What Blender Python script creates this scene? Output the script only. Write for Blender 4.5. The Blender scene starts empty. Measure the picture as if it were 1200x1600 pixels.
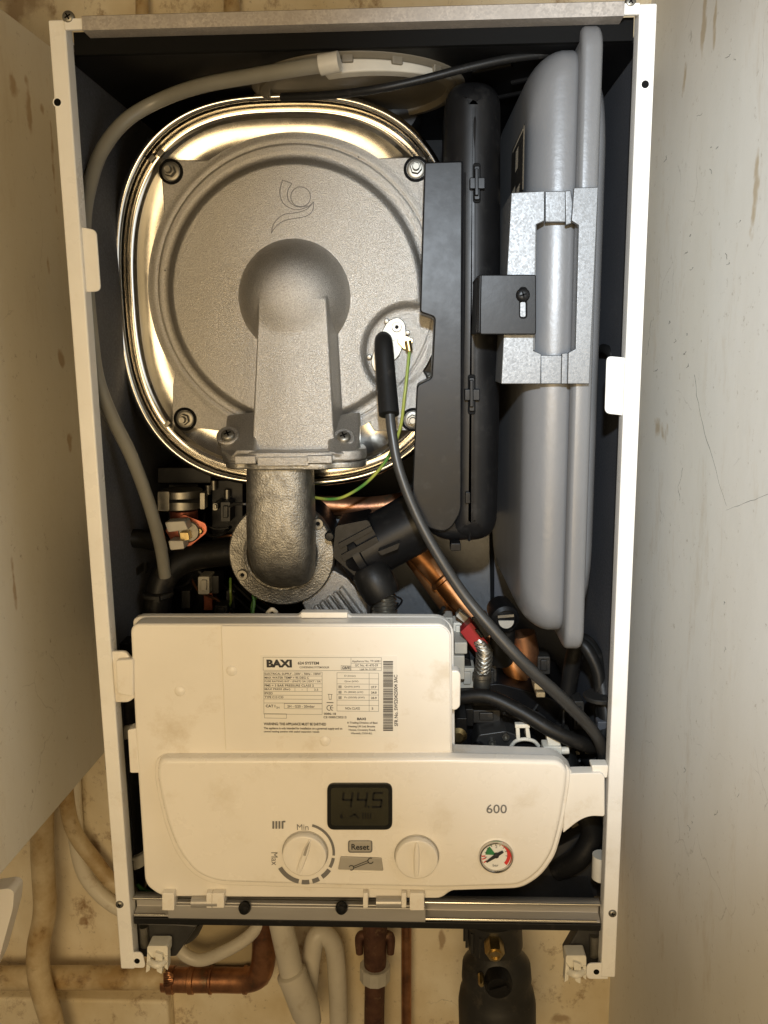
import bpy, bmesh, math, random
from mathutils import Vector, Matrix
random.seed(7)
sc = bpy.context.scene
COL = sc.collection

# ------------------------------------------------------------------ camera
CAM = Vector((0.04316, -0.59467, 0.48082))
PITCH, YAW, ROLL, FPX = 0.18502, -0.04048, -0.01160, 1338.3
cp, sp, cy, sy = math.cos(PITCH), math.sin(PITCH), math.cos(YAW), math.sin(YAW)
FW = Vector((sy*cp, cy*cp, -sp)); R0 = Vector((cy, -sy, 0)); U0 = R0.cross(FW)
RT = R0*math.cos(ROLL) + U0*math.sin(ROLL); UP = U0*math.cos(ROLL) - R0*math.sin(ROLL)
cam = bpy.data.objects.new('camera', bpy.data.cameras.new('camera'))
COL.objects.link(cam)
cam.matrix_world = Matrix(((RT.x, UP.x, -FW.x, CAM.x), (RT.y, UP.y, -FW.y, CAM.y), (RT.z, UP.z, -FW.z, CAM.z), (0, 0, 0, 1)))
cam.data.sensor_fit = 'VERTICAL'; cam.data.sensor_height = 36; cam.data.sensor_width = 27
cam.data.lens = FPX/1600*36; cam.data.clip_start = 0.02; cam.data.clip_end = 50
sc.camera = cam
sc.view_settings.view_transform = 'Standard'; sc.view_settings.look = 'None'
sc.view_settings.exposure = 0.0; sc.view_settings.gamma = 1

# ------------------------------------------------------------------ world and lamps
wd = bpy.data.worlds.new('World'); sc.world = wd; wd.use_nodes = True
wd.node_tree.nodes['Background'].inputs[0].default_value = (0.30, 0.225, 0.145, 1)
wd.node_tree.nodes['Background'].inputs[1].default_value = 0.32

def lamp(name, kind, loc, target, energy, color, **kw):
    d = bpy.data.lights.new(name, kind); d.energy = energy; d.color = color
    for k, v in kw.items(): setattr(d, k, v)
    o = bpy.data.objects.new(name, d); COL.objects.link(o); o.location = loc
    o.rotation_euler = (Vector(target)-Vector(loc)).to_track_quat('-Z', 'Y').to_euler()
    return o
lamp('room_lamp', 'AREA', (-0.10, -1.12, 0.34), (0.0, 0.0, 0.20), 7.4, (1.0, 0.74, 0.41), shape='DISK', size=0.60)
lamp('torch', 'SPOT', (0.050, -0.61, 0.61), (0.250, 0.0, 0.47), 24, (0.80, 0.90, 1.0), spot_size=math.radians(66), spot_blend=0.8, shadow_soft_size=0.010)

# ------------------------------------------------------------------ pixel <-> place
def ray(px, py): return FW + RT*((px-600)/FPX) - UP*((py-800)/FPX)
def P(px, py, y):
    d = ray(px, py); return CAM + d*((y-CAM.y)/d.y)
def PX(px, py, x):
    d = ray(px, py); return CAM + d*((x-CAM.x)/d.x)
def PZ(px, py, z):
    d = ray(px, py); return CAM + d*((z-CAM.z)/d.z)
def m(px, y): return px*(y-CAM.y)*1.01/FPX

# ------------------------------------------------------------------ materials
def mat(name, col, rough=.5, metal=0., bump=0., bscale=300., var=0., vscale=30., col2=None, stain=None, stain_amt=.5, stain_scale=12., coat=0., trans=0., spangle=0., stretch=None, rvar=0., spec=None):
    M_ = bpy.data.materials.new(name); M_.use_nodes = True
    nt = M_.node_tree; N = nt.nodes; L = nt.links; b = N['Principled BSDF']
    c = (*col, 1)
    b.inputs['Base Color'].default_value = c; b.inputs['Roughness'].default_value = rough
    b.inputs['Metallic'].default_value = metal
    if coat: b.inputs['Coat Weight'].default_value = coat; b.inputs['Coat Roughness'].default_value = .12
    if trans: b.inputs['Transmission Weight'].default_value = trans
    if spec is not None: b.inputs['Specular IOR Level'].default_value = spec
    tc = N.new('ShaderNodeTexCoord'); mp = N.new('ShaderNodeMapping'); L.new(tc.outputs['Object'], mp.inputs[0])
    if stretch: mp.inputs['Scale'].default_value = stretch
    out = None
    def noise(scale, det=5, ro=.6):
        n = N.new('ShaderNodeTexNoise'); n.inputs['Scale'].default_value = scale; n.inputs['Detail'].default_value = det; n.inputs['Roughness'].default_value = ro
        L.new(mp.outputs[0], n.inputs[0]); return n
    def mix(fac, a, bb):
        x = N.new('ShaderNodeMix'); x.data_type = 'RGBA'
        if hasattr(fac, 'links'): L.new(fac, x.inputs[0])
        else: x.inputs[0].default_value = fac
        for s, v in ((6, a), (7, bb)):
            if hasattr(v, 'links'): L.new(v, x.inputs[s])
            else: x.inputs[s].default_value = (*v, 1) if len(v) == 3 else v
        return x.outputs[2]
    def ramp(src, a, bq):
        r = N.new('ShaderNodeMapRange'); r.inputs[1].default_value = a; r.inputs[2].default_value = bq; L.new(src, r.inputs[0]); return r.outputs[0]
    cur = col
    if var or col2:
        n = noise(vscale); dark = col2 or tuple(v*(1-var) for v in col)
        cur = mix(ramp(n.outputs[0], .38, .64), col, dark)
    if spangle:
        v = N.new('ShaderNodeTexVoronoi'); v.inputs['Scale'].default_value = 800; L.new(mp.outputs[0], v.inputs[0])
        bw = N.new('ShaderNodeRGBToBW'); L.new(v.outputs['Color'], bw.inputs[0])
        f = ramp(bw.outputs[0], .2, .85)
        cur = mix(f, tuple(x*(1-spangle) for x in col), cur if not isinstance(cur, tuple) else col)
        r = N.new('ShaderNodeMapRange'); r.inputs[3].default_value = rough-.1; r.inputs[4].default_value = rough+.12; L.new(bw.outputs[0], r.inputs[0]); L.new(r.outputs[0], b.inputs['Roughness'])
    if stain:
        n = noise(stain_scale, 8, .7); f = ramp(n.outputs[0], .56, .70)
        mm = N.new('ShaderNodeMath'); mm.operation = 'MULTIPLY'; mm.inputs[1].default_value = stain_amt; L.new(f, mm.inputs[0])
        cur = mix(mm.outputs[0], cur, stain)
    if not isinstance(cur, tuple): L.new(cur, b.inputs['Base Color'])
    if rvar:
        n = noise(vscale*1.7); r = N.new('ShaderNodeMapRange'); r.inputs[1].default_value = .3; r.inputs[2].default_value = .7
        r.inputs[3].default_value = max(.02, rough-rvar); r.inputs[4].default_value = rough+rvar; L.new(n.outputs[0], r.inputs[0]); L.new(r.outputs[0], b.inputs['Roughness'])
    if bump:
        n = noise(bscale, 3); bp = N.new('ShaderNodeBump'); bp.inputs['Strength'].default_value = bump; bp.inputs['Distance'].default_value = .0006
        L.new(n.outputs[0], bp.inputs['Height']); L.new(bp.outputs[0], b.inputs['Normal'])
    return M_

MT = dict(
    paint=mat('white_enamel', (.80, .785, .75), .30, bump=.06, bscale=500, var=.06, vscale=18, stain=(.60, .53, .42), stain_amt=.25, stain_scale=35, rvar=.06),
    plastic=mat('cream_white_plastic', (.80, .76, .69), .36, bump=.08, bscale=900, var=.05, vscale=14, stain=(.58, .50, .38), stain_amt=.6, stain_scale=20, rvar=.07),
    plastic2=mat('white_plastic_fascia', (.82, .78, .71), .27, bump=.03, bscale=900, var=.04, vscale=12, stain=(.62, .55, .43), stain_amt=.4, stain_scale=26, rvar=.05),
    knob=mat('knob_plastic', (.80, .76, .69), .30, var=.05, vscale=60),
    rail_galv=mat('speckled_rail', (.50, .455, .41), .55, .5, spangle=.3, var=.2, vscale=60),
    dusty=mat('dusty_black_plastic', (.020, .019, .017), .5, bump=.2, bscale=150, var=.3, vscale=40, stain=(.12, .10, .075), stain_amt=.4, stain_scale=60),
    ring=mat('dim_grey_plastic', (.16, .14, .105), .45, var=.15, vscale=30),
    clip=mat('clip_plastic', (.72, .69, .60), .42, var=.1, vscale=80),
    galv=mat('galvanised_steel', (.20, .205, .21), .50, .85, spangle=.08, bump=.10, bscale=900, var=.08, vscale=20),
    liner=mat('liner_steel', (.085, .088, .098), .45, .0, spangle=.05, bump=.08, bscale=400, var=.2, vscale=20),
    shaded_liner=mat('shade_painted_liner_steel', (.006, .006, .0063), .5, .0, spec=.15, bump=.1, bscale=300, var=.35, vscale=14),  # near-black colour carries the shade inside the casing
    rail=mat('rail_steel', (.44, .42, .39), .36, .35, var=.2, vscale=30, bump=.06, bscale=600, stretch=(.15, 1, 1)),
    cast=mat('cast_aluminium', (.51, .485, .445), .37, .88, bump=1.0, bscale=1500, var=.30, vscale=1100, rvar=.08),
    cast_dark=mat('aged_cast_aluminium', (.33, .315, .28), .42, .88, bump=1., bscale=700, col2=(.20, .19, .17), vscale=120, stain=(.55, .50, .42), stain_amt=.6, stain_scale=90),
    chrome=mat('polished_stainless', (.66, .64, .60), .13, 1., bump=.03, bscale=60, rvar=.05, vscale=25, var=.08),
    satin=mat('satin_stainless', (.44, .42, .375), .19, 1., bump=.04, bscale=50, rvar=.06, vscale=22),
    zinc=mat('zinc_plate', (.26, .245, .21), .42, .9, var=.2, vscale=200),
    brass=mat('brass', (.62, .47, .22), .32, 1., var=.25, vscale=150),
    copper=mat('copper', (.40, .19, .075), .45, .8, col2=(.26, .11, .04), vscale=40, stain=(.20, .08, .035), stain_amt=.6, stain_scale=50),
    old_copper=mat('tarnished_copper', (.44, .21, .10), .38, .85, col2=(.20, .09, .05), vscale=35, stain=(.10, .16, .10), stain_amt=.45, stain_scale=70, bump=.3, bscale=200),
    black=mat('black_plastic', (.0065, .0065, .007), .38, spec=.22, bump=.05, bscale=260, var=.3, vscale=40, stain=(.03, .029, .028), stain_amt=.4, stain_scale=90, rvar=.03),
    rubber=mat('black_rubber', (.008, .0078, .0075), .45, spec=.25, bump=.2, bscale=400, stain=(.08, .07, .06), stain_amt=.3, stain_scale=80),
    lead=mat('grey_rubber_lead', (.032, .031, .029), .38, bump=.1, bscale=200, var=.2, vscale=40),
    vessel=mat('grey_paint', (.165, .167, .172), .36, .1, bump=.20, bscale=260, var=.06, vscale=12, rvar=.05),
    hose=mat('translucent_hose', (.30, .29, .25), .34, trans=.30, var=.12, vscale=30),
    offwhite=mat('aged_white_plastic', (.50, .47, .40), .45, bump=.1, bscale=300, var=.15, vscale=25),
    ink=mat('black_ink', (.02, .02, .022), .55), grey_ink=mat('grey_ink', (.16, .155, .15), .5),
    sticker=mat('sticker_film', (.80, .77, .70), .22, var=.03, vscale=30),
    lcd=mat('lcd_window', (.034, .032, .019), .25, var=.3, vscale=20), lcd_glass=mat('lcd_bezel', (.012, .012, .010), .16),
    lcd_ink=mat('lcd_segment', (.006, .006, .005), .3),
    grey_btn=mat('grey_button', (.36, .335, .29), .38, var=.08, vscale=60),
    red=mat('red_plastic', (.30, .010, .015), .4), red_print=mat('red_print', (.60, .035, .03), .5), green_print=mat('green_print', (.03, .20, .07), .5),
    green=mat('green_insulation', (.05, .15, .04), .4), copper_red=mat('copper_flange', (.62, .20, .13), .3, .8, var=.3, vscale=120),
    shade_black=mat('painted_shade_black', (.004, .004, .004), .7, spec=.1), dial=mat('gauge_face', (.78, .77, .72), .4),  # the black is painted-in shade for holes, gaps and the top lip
    cup=mat('cupboard_paint', (.80, .74, .60), .42, bump=.12, bscale=90, var=.07, vscale=5, stain=(.34, .20, .07), stain_amt=.55, stain_scale=21),
    pipe_paint=mat('painted_pipe', (.66, .54, .34), .42, bump=.35, bscale=90, col2=(.42, .28, .12), vscale=22, stain=(.16, .08, .03), stain_amt=.8, stain_scale=40),
    waste=mat('white_waste_pipe', (.60, .55, .45), .4, bump=.08, bscale=100, var=.12, vscale=18, stain=(.32, .24, .14), stain_amt=.5, stain_scale=30),
    rust=mat('corroded_brass', (.13, .06, .035), .6, .5, bump=.6, bscale=160, col2=(.07, .03, .02), vscale=60, stain=(.30, .20, .10), stain_amt=.6, stain_scale=90),
    glassy=mat('gauge_chrome', (.62, .60, .56), .12, 1.),
    bracket=mat('dark_bracket_steel', (.06, .058, .055), .45, .5, var=.3, vscale=50),
    foam=mat('cream_foam', (.42, .34, .2), .8, bump=.5, bscale=200),
)
# earth wire: yellow stripe along green
w = mat('earth_wire', (.07, .20, .03), .4); nt = w.node_tree; tc = nt.nodes.new('ShaderNodeTexCoord'); wv = nt.nodes.new('ShaderNodeTexWave')
wv.inputs['Scale'].default_value = 14; wv.inputs['Distortion'].default_value = 1.5; mx = nt.nodes.new('ShaderNodeMix'); mx.data_type = 'RGBA'
nt.links.new(tc.outputs['Object'], wv.inputs[0]); nt.links.new(wv.outputs[1], mx.inputs[0]); mx.inputs[6].default_value = (.06, .20, .035, 1); mx.inputs[7].default_value = (.34, .36, .06, 1)
nt.links.new(mx.outputs[2], nt.nodes['Principled BSDF'].inputs['Base Color']); MT['earth'] = w

def wall_mat(name, base, streak, stain, amt, stretch, crack=.6, spots=()):
    M_ = bpy.data.materials.new(name); M_.use_nodes = True; nt = M_.node_tree; N = nt.nodes; L = nt.links; b = N['Principled BSDF']
    tc = N.new('ShaderNodeTexCoord')
    def mp(s):
        q = N.new('ShaderNodeMapping'); q.inputs['Scale'].default_value = s; L.new(tc.outputs['Object'], q.inputs[0]); return q.outputs[0]
    def noise(v, s, d=6, r=.6):
        n = N.new('ShaderNodeTexNoise'); n.inputs['Scale'].default_value = s; n.inputs['Detail'].default_value = d; n.inputs['Roughness'].default_value = r; L.new(v, n.inputs[0]); return n.outputs[0]
    def rng(s, a, c, lo=0., hi=1.):
        r = N.new('ShaderNodeMapRange'); r.inputs[1].default_value = a; r.inputs[2].default_value = c; r.inputs[3].default_value = lo; r.inputs[4].default_value = hi; L.new(s, r.inputs[0]); return r.outputs[0]
    def mix(f, a, c):
        x = N.new('ShaderNodeMix'); x.data_type = 'RGBA'; L.new(f, x.inputs[0])
        for s, v in ((6, a), (7, c)):
            if isinstance(v, tuple): x.inputs[s].default_value = (*v, 1)
            else: L.new(v, x.inputs[s])
        return x.outputs[2]
    def mul(a, c):
        x = N.new('ShaderNodeMath'); x.operation = 'MULTIPLY'; L.new(a, x.inputs[0])
        if isinstance(c, float): x.inputs[1].default_value = c
        else: L.new(c, x.inputs[1])
        return x.outputs[0]
    one = mp((1, 1, 1)); st = mp(stretch)
    c = mix(rng(noise(st, 9), .35, .68), base, streak)
    c = mix(mul(rng(noise(st, 26, 9, .75), .55, .68), amt), c, stain)
    c = mix(mul(rng(noise(one, 120, 8, .8), .60, .68), .5), c, tuple(v*.5 for v in stain))
    if spots:                                    # old drips and splashes, each at its own place on the surface
        ge = N.new('ShaderNodeNewGeometry')
        wn = N.new('ShaderNodeTexNoise'); wn.inputs['Scale'].default_value = 45; wn.inputs['Detail'].default_value = 5; L.new(ge.outputs['Position'], wn.inputs[0])
        for (p, sz) in spots:
            a = N.new('ShaderNodeVectorMath'); a.operation = 'SUBTRACT'; L.new(ge.outputs['Position'], a.inputs[0]); a.inputs[1].default_value = p
            d = N.new('ShaderNodeVectorMath'); d.operation = 'DIVIDE'; L.new(a.outputs[0], d.inputs[0]); d.inputs[1].default_value = sz
            l = N.new('ShaderNodeVectorMath'); l.operation = 'LENGTH'; L.new(d.outputs[0], l.inputs[0])
            ad = N.new('ShaderNodeMath'); ad.operation = 'MULTIPLY_ADD'; L.new(wn.outputs[0], ad.inputs[0]); ad.inputs[1].default_value = 3.2; L.new(l.outputs['Value'], ad.inputs[2])
            c = mix(mul(rng(ad.outputs[0], 2.0, 2.5, 1., 0.), .6), c, stain)
    # fine wandering cracks
    dn = N.new('ShaderNodeTexNoise'); dn.inputs['Scale'].default_value = 14; dn.inputs['Detail'].default_value = 6; L.new(one, dn.inputs[0])
    va = N.new('ShaderNodeVectorMath'); va.operation = 'SCALE'; va.inputs[3].default_value = .06; L.new(dn.outputs['Color'], va.inputs[0])
    vb = N.new('ShaderNodeVectorMath'); vb.operation = 'ADD'; L.new(one, vb.inputs[0]); L.new(va.outputs[0], vb.inputs[1])
    vo = N.new('ShaderNodeTexVoronoi'); vo.feature = 'DISTANCE_TO_EDGE'; vo.inputs['Scale'].default_value = 9; L.new(vb.outputs[0], vo.inputs[0])
    f = mul(rng(vo.outputs[0], 0., .005, 1., 0.), rng(noise(one, 11, 3), .54, .60))
    f = mul(f, crack)
    c = mix(f, c, (.10, .075, .05))
    L.new(c, b.inputs['Base Color']); b.inputs['Roughness'].default_value = .5
    bp = N.new('ShaderNodeBump'); bp.inputs['Strength'].default_value = .16; bp.inputs['Distance'].default_value = .002; L.new(noise(one, 60, 6), bp.inputs['Height']); L.new(bp.outputs[0], b.inputs['Normal'])
    return M_
def sp_(v, a, b_): return (tuple(v), (a, a, b_))
MT['wall_r'] = wall_mat('painted_side_wall', (.80, .79, .75), (.74, .725, .67), (.40, .27, .10), .22, (1, 1, .3), .35,
    [sp_(PX(1100, 25, .262), .007, .035), sp_(PX(1118, 20, .262), .005, .025), sp_(PX(1070, 120, .262), .006, .016), sp_(PX(1028, 672, .262), .02, .012), sp_(PX(1180, 300, .262), .006, .03)])
MT['wall_b'] = wall_mat('stained_back_wall', (.88, .79, .60), (.66, .53, .31), (.24, .12, .04), .85, (1, 1, .8), .5,
    [sp_(P(30, 8, .285), .03, .02), sp_(P(130, 1440, .285), .006, .006), sp_(P(340, 1500, .285), .03, .02), sp_(P(880, 1590, .285), .02, .01), sp_(P(690, 1470, .285), .004, .02), sp_(P(150, 1340, .285), .01, .03)])

# ------------------------------------------------------------------ mesh helpers
class B:
    def __init__(s): s.bm = bmesh.new()
    def face(s, vs, mi=0):
        try: f = s.bm.faces.new(vs); f.material_index = mi; return f
        except ValueError: return None
    def prism(s, pts, y0, y1, mi=0, taper=0.):
        """outline seen in the photo, standing at depth y0, running straight back to y1"""
        a = [P(x, y, y0) for x, y in pts]
        return s.extr(a, Vector((0, y1-y0, 0)), mi, taper)
    def extr(s, a, d, mi=0, taper=0.):
        c = sum(a, Vector())/len(a)
        va = [s.bm.verts.new(p) for p in a]; vb = [s.bm.verts.new(p+d+(p-c)*taper) for p in a]
        n = len(a); s.face(va, mi); s.face(vb[::-1], mi)
        for i in range(n): s.face([va[i], vb[i], vb[(i+1) % n], va[(i+1) % n]], mi)
    def box(s, x0, x1, y0, y1, z0, z1, mi=0):
        s.extr([Vector((x0, y0, z0)), Vector((x1, y0, z0)), Vector((x1, y0, z1)), Vector((x0, y0, z1))], Vector((0, y1-y0, 0)), mi)
    def obox(s, c, ax, ay, az, mi=0):
        a = [c-ax-ay-az, c+ax-ay-az, c+ax-ay+az, c-ax-ay+az]; s.extr(a, ay*2, mi)
    def loft(s, rings, mi=0, cap=(True, True), closed=True):
        vs = [[s.bm.verts.new(p) for p in r] for r in rings]; n = len(vs[0])
        for a, b in zip(vs, vs[1:]):
            for i in range(n if closed else n-1): s.face([a[i], b[i], b[(i+1) % n], a[(i+1) % n]], mi)
        if cap[0]: s.face(vs[0][::-1], mi)
        if cap[1]: s.face(vs[-1], mi)
    def lathe(s, c, ax, prof, n=32, mi=0, sx=1., cap=(True, True)):
        ax = ax.normalized(); u = ax.orthogonal().normalized() if abs(ax.y) < .9 else Vector((1, 0, 0)); v = ax.cross(u).normalized()
        u = v.cross(ax).normalized()
        s.loft([[c+ax*h+(u*math.cos(t)*r*sx+v*math.sin(t)*r) for t in [2*math.pi*i/n for i in range(n)]] for r, h in prof], mi, cap)
    def tube(s, pts, r, n=14, mi=0, steps=8, sec=None, smooth=True):
        """r: number or list; sec: optional list of (u,v) unit section"""
        Q = []; R = []
        rr = r if isinstance(r, (list, tuple)) else [r]*len(pts)
        if smooth and len(pts) > 2:
            for i in range(len(pts)-1):
                p0 = pts[max(i-1, 0)]; p1 = pts[i]; p2 = pts[i+1]; p3 = pts[min(i+2, len(pts)-1)]
                for k in range(steps):
                    t = k/steps
                    Q.append(.5*((2*p1)+(p2-p0)*t+(2*p0-5*p1+4*p2-p3)*t*t+(3*p1-p0-3*p2+p3)*t**3)); R.append(rr[i]+(rr[i+1]-rr[i])*t)
            Q.append(pts[-1]); R.append(rr[-1])
        else: Q, R = list(pts), list(rr)
        T = [(Q[min(i+1, len(Q)-1)]-Q[max(i-1, 0)]).normalized() for i in range(len(Q))]
        u = Vector((1, 0, 0)); u = (u-T[0]*u.dot(T[0]))
        if u.length < .2: u = Vector((0, 0, 1)); u = u-T[0]*u.dot(T[0])
        u.normalize(); rings = []
        sec = sec or [(math.cos(2*math.pi*i/n), math.sin(2*math.pi*i/n)) for i in range(n)]
        for p, t, r_ in zip(Q, T, R):
            u = (u-t*u.dot(t)).normalized(); v = t.cross(u)
            rings.append([p+u*a*r_+v*b*r_ for a, b in sec])
        s.loft(rings, mi)
    def ribbed(s, a, b_, r, pitch, depth, n=20, mi=0):
        ax = b_-a; L = ax.length; k = int(L/pitch); prof = []
        for i in range(k*4+1): prof.append((r-depth*(.5-.5*math.cos(i/4*2*math.pi)), L*i/(k*4)))
        s.lathe(a, ax, prof, n, mi)

def pillow(b, pts, y0, y1, r, n=7, mi=0):
    """outline seen in the photo at depth y0, its front edge rolled over with radius r"""
    a = [P(x, y, y0) for x, y in pts]; k = len(a); c2 = []
    area = sum(a[i].x*a[(i+1) % k].z-a[(i+1) % k].x*a[i].z for i in range(k)); sg = 1 if area > 0 else -1
    for i in range(k):
        d = Vector((a[(i+1) % k].x-a[i-1].x, 0, a[(i+1) % k].z-a[i-1].z)).normalized(); c2.append(Vector((-d.z, 0, d.x))*sg)
    rings = []
    for j in range(n+1):
        t = math.pi/2*j/n; ins = r*(1-math.sin(t)); dy = r*(1-math.cos(t))
        rings.append([p+q_*ins+Vector((0, dy, 0)) for p, q_ in zip(a, c2)])
    rings.append([p+Vector((0, y1-y0, 0)) for p in a]); b.loft(rings, mi)
LOC = {}
def new_obj(name, data, parent, c):
    o = bpy.data.objects.new(name, data); COL.objects.link(o)
    pl = LOC.get(parent.name, Vector()) if parent else Vector()
    if parent: o.parent = parent
    o.location = c-pl; LOC[o.name] = c.copy(); return o
def done(b, name, mats, parent=None, bevel=0., seg=2, smooth=True, angle=38, label=None, kind=None):
    bm = b.bm; bmesh.ops.remove_doubles(bm, verts=bm.verts, dist=1e-7); bmesh.ops.recalc_face_normals(bm, faces=bm.faces)
    xs = [v.co for v in bm.verts]
    c = Vector([(min(p[i] for p in xs)+max(p[i] for p in xs))/2 for i in range(3)])
    for v in bm.verts: v.co -= c
    me = bpy.data.meshes.new(name); bm.to_mesh(me); bm.free()
    for mm in ([mats] if not isinstance(mats, (list, tuple)) else mats): me.materials.append(MT[mm])
    if smooth:
        me.shade_smooth(); me.set_sharp_from_angle(angle=math.radians(angle))
    o = new_obj(name, me, parent, c)
    if bevel:
        md = o.modifiers.new('bevel', 'BEVEL'); md.width = bevel; md.segments = seg; md.limit_method = 'ANGLE'; md.angle_limit = math.radians(38)
        md.use_clamp_overlap = True; md.harden_normals = False
        me.shade_smooth()
        for e in me.edges: e.use_edge_sharp = False
        wn = o.modifiers.new('normals', 'WEIGHTED_NORMAL'); wn.weight = 80
    if label: o['label'] = label
    if kind: o['kind'] = kind
    return o
def thing(name, label, cat, loc, group=None):
    o = new_obj(name, None, None, Vector(loc)); o['label'] = label; o['category'] = cat
    if group: o['group'] = group
    return o
def tag(o, label, cat, group=None):
    o['label'] = label; o['category'] = cat
    if group: o['group'] = group
def rpoly(pts, r, n=6):
    """round the corners; r one radius or one per corner, in the unit of pts"""
    out = []; k = len(pts)
    for i, p in enumerate(pts):
        rr = r[i] if isinstance(r, (list, tuple)) else r
        a = Vector(pts[i-1]); b_ = Vector(p); c = Vector(pts[(i+1) % k])
        if rr <= 0: out.append(tuple(b_)); continue
        d1 = (a-b_); d2 = (c-b_); l1 = d1.length; l2 = d2.length; d1 /= l1; d2 /= l2
        t = min(rr, l1*.49, l2*.49); A = b_+d1*t; C = b_+d2*t
        for j in range(n+1):
            s_ = j/n; q = A*(1-s_)**2+b_*2*s_*(1-s_)+C*s_*s_; out.append(tuple(q))
    return out
def rect(x0, y0, x1, y1, r=0, n=6): return rpoly([(x0, y0), (x1, y0), (x1, y1), (x0, y1)], r, n) if r else [(x0, y0), (x1, y0), (x1, y1), (x0, y1)]
def text_into(b, s, box, y, mi=0, bold=0., keep=False, rot=0):
    """letters standing 0.1 mm proud of the plane at depth y, fitted into a box given in photo pixels"""
    cu = bpy.data.curves.new('t', 'FONT'); cu.body = s; cu.size = 1; cu.offset = bold; cu.resolution_u = 3
    o = bpy.data.objects.new('t', cu); COL.objects.link(o); dg = bpy.context.evaluated_depsgraph_get()
    me = bpy.data.meshes.new_from_object(o.evaluated_get(dg)); bpy.data.objects.remove(o); bpy.data.curves.remove(cu)
    if not me.vertices: return
    q = [(v.co.y, -v.co.x) if rot == -90 else ((-v.co.y, v.co.x) if rot == 90 else (v.co.x, v.co.y)) for v in me.vertices]
    x0 = min(a for a, _ in q); x1 = max(a for a, _ in q); z0 = min(c for _, c in q); z1 = max(c for _, c in q)
    A = P(box[0], (box[1]+box[3])/2, y); Bq = P(box[2], (box[1]+box[3])/2, y); T = P((box[0]+box[2])/2, box[1], y); D = P((box[0]+box[2])/2, box[3], y)
    vs = [b.bm.verts.new(Vector((A.x+(a-x0)/(x1-x0)*(Bq.x-A.x), y, D.z+(c-z0)/(z1-z0)*(T.z-D.z)))) for a, c in q]
    for p in me.polygons: b.face([vs[i] for i in p.vertices], mi)
    bpy.data.meshes.remove(me)
def flat(b, pts, y, mi=0): b.face([b.bm.verts.new(P(x, z, y)) for x, z in pts], mi)
def line(b, x0, y0, x1, y1, y, wpx=1., mi=0):
    d = Vector((x1-x0, y1-y0)).normalized()*wpx/2; n = (-d.y, d.x)
    flat(b, [(x0-d.x+n[0], y0-d.y+n[1]), (x1+d.x+n[0], y1+d.y+n[1]), (x1+d.x-n[0], y1+d.y-n[1]), (x0-d.x-n[0], y0-d.y-n[1])], y, mi)
def circ(b, cx, cyy, r, n=32, a0=0, a1=360): return [(cx+r*math.cos(math.radians(a0+(a1-a0)*i/n)), cyy+r*math.sin(math.radians(a0+(a1-a0)*i/n))) for i in range(n+(1 if a1-a0 < 360 else 0))]
def arc(b, cx, cyy, r0, r1, a0, a1, y, mi=0, n=14):
    o = circ(b, cx, cyy, r1, n, a0, a1); i = circ(b, cx, cyy, r0, n, a0, a1)
    for k in range(n): flat(b, [i[k], o[k], o[k+1], i[k+1]], y, mi)
SCREWS = {}
def screw(px, py, y, rpx, parent, kind='cross', mt='zinc', axis=None, tilt=25, name='screw'):
    """a screw head with its recess painted black as shade; alike ones share one mesh"""
    c = P(px, py, y); r = m(rpx, y); key = (kind, mt)
    if key not in SCREWS:
        b = B(); ax = Vector((0, -1, 0))
        if kind == 'cross':
            b.lathe(Vector(), ax, [(1.0, -.3), (1.0, .05), (.93, .25), (.72, .42), (.4, .5), (0.001, .5)], 24)
            for a in (0, 90):
                t = math.radians(a+tilt); u = Vector((math.cos(t), 0, math.sin(t))); v = Vector((-math.sin(t), 0, math.cos(t)))
                b.obox(Vector((0, -.49, 0)), u*.52, Vector((0, .05, 0)), v*.11, 1)
        elif kind == 'stud':
            b.lathe(Vector(), ax, [(1.35, -.3), (1.35, -.02), (1.2, .06), (1.05, .06), (1.05, -.1)], 28, 1, cap=(True, False))
            b.lathe(Vector(), ax, [(1.0, -.2), (1.0, .12), (.9, .18), (.62, .18)], 28, 0)
            b.lathe(Vector(), ax, [(.66, 0), (.66, .75), (.58, .85), (.40, .85)], 6, 0)
            b.lathe(Vector(), ax, [(.40, .5), (.40, 1.35), (.33, 1.5), (.001, 1.5)], 18, 0)
        else:
            b.lathe(Vector(), ax, [(1.0, -.3), (1.0, .35), (.9, .5), (.5, .5), (.47, .25), (.001, .25)], 24)
            b.lathe(Vector(), ax, [(.42, .2), (.42, .255), (.001, .256)], 6, 1)
        bm = b.bm; bmesh.ops.recalc_face_normals(bm, faces=bm.faces)
        me = bpy.data.meshes.new(name); bm.to_mesh(me); bm.free(); me.materials.append(MT[mt]); me.materials.append(MT['shade_black'])
        me.shade_smooth(); me.set_sharp_from_angle(angle=math.radians(35)); SCREWS[key] = me
    o = new_obj(name, SCREWS[key], parent, c); o.scale = (r, r, r)
    if axis: o.rotation_euler = Vector((0, -1, 0)).rotation_difference(Vector(axis)).to_euler()
    else: o.rotation_euler = (0, random.uniform(0, 3), 0)
    return o
exec_parts = []

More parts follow.
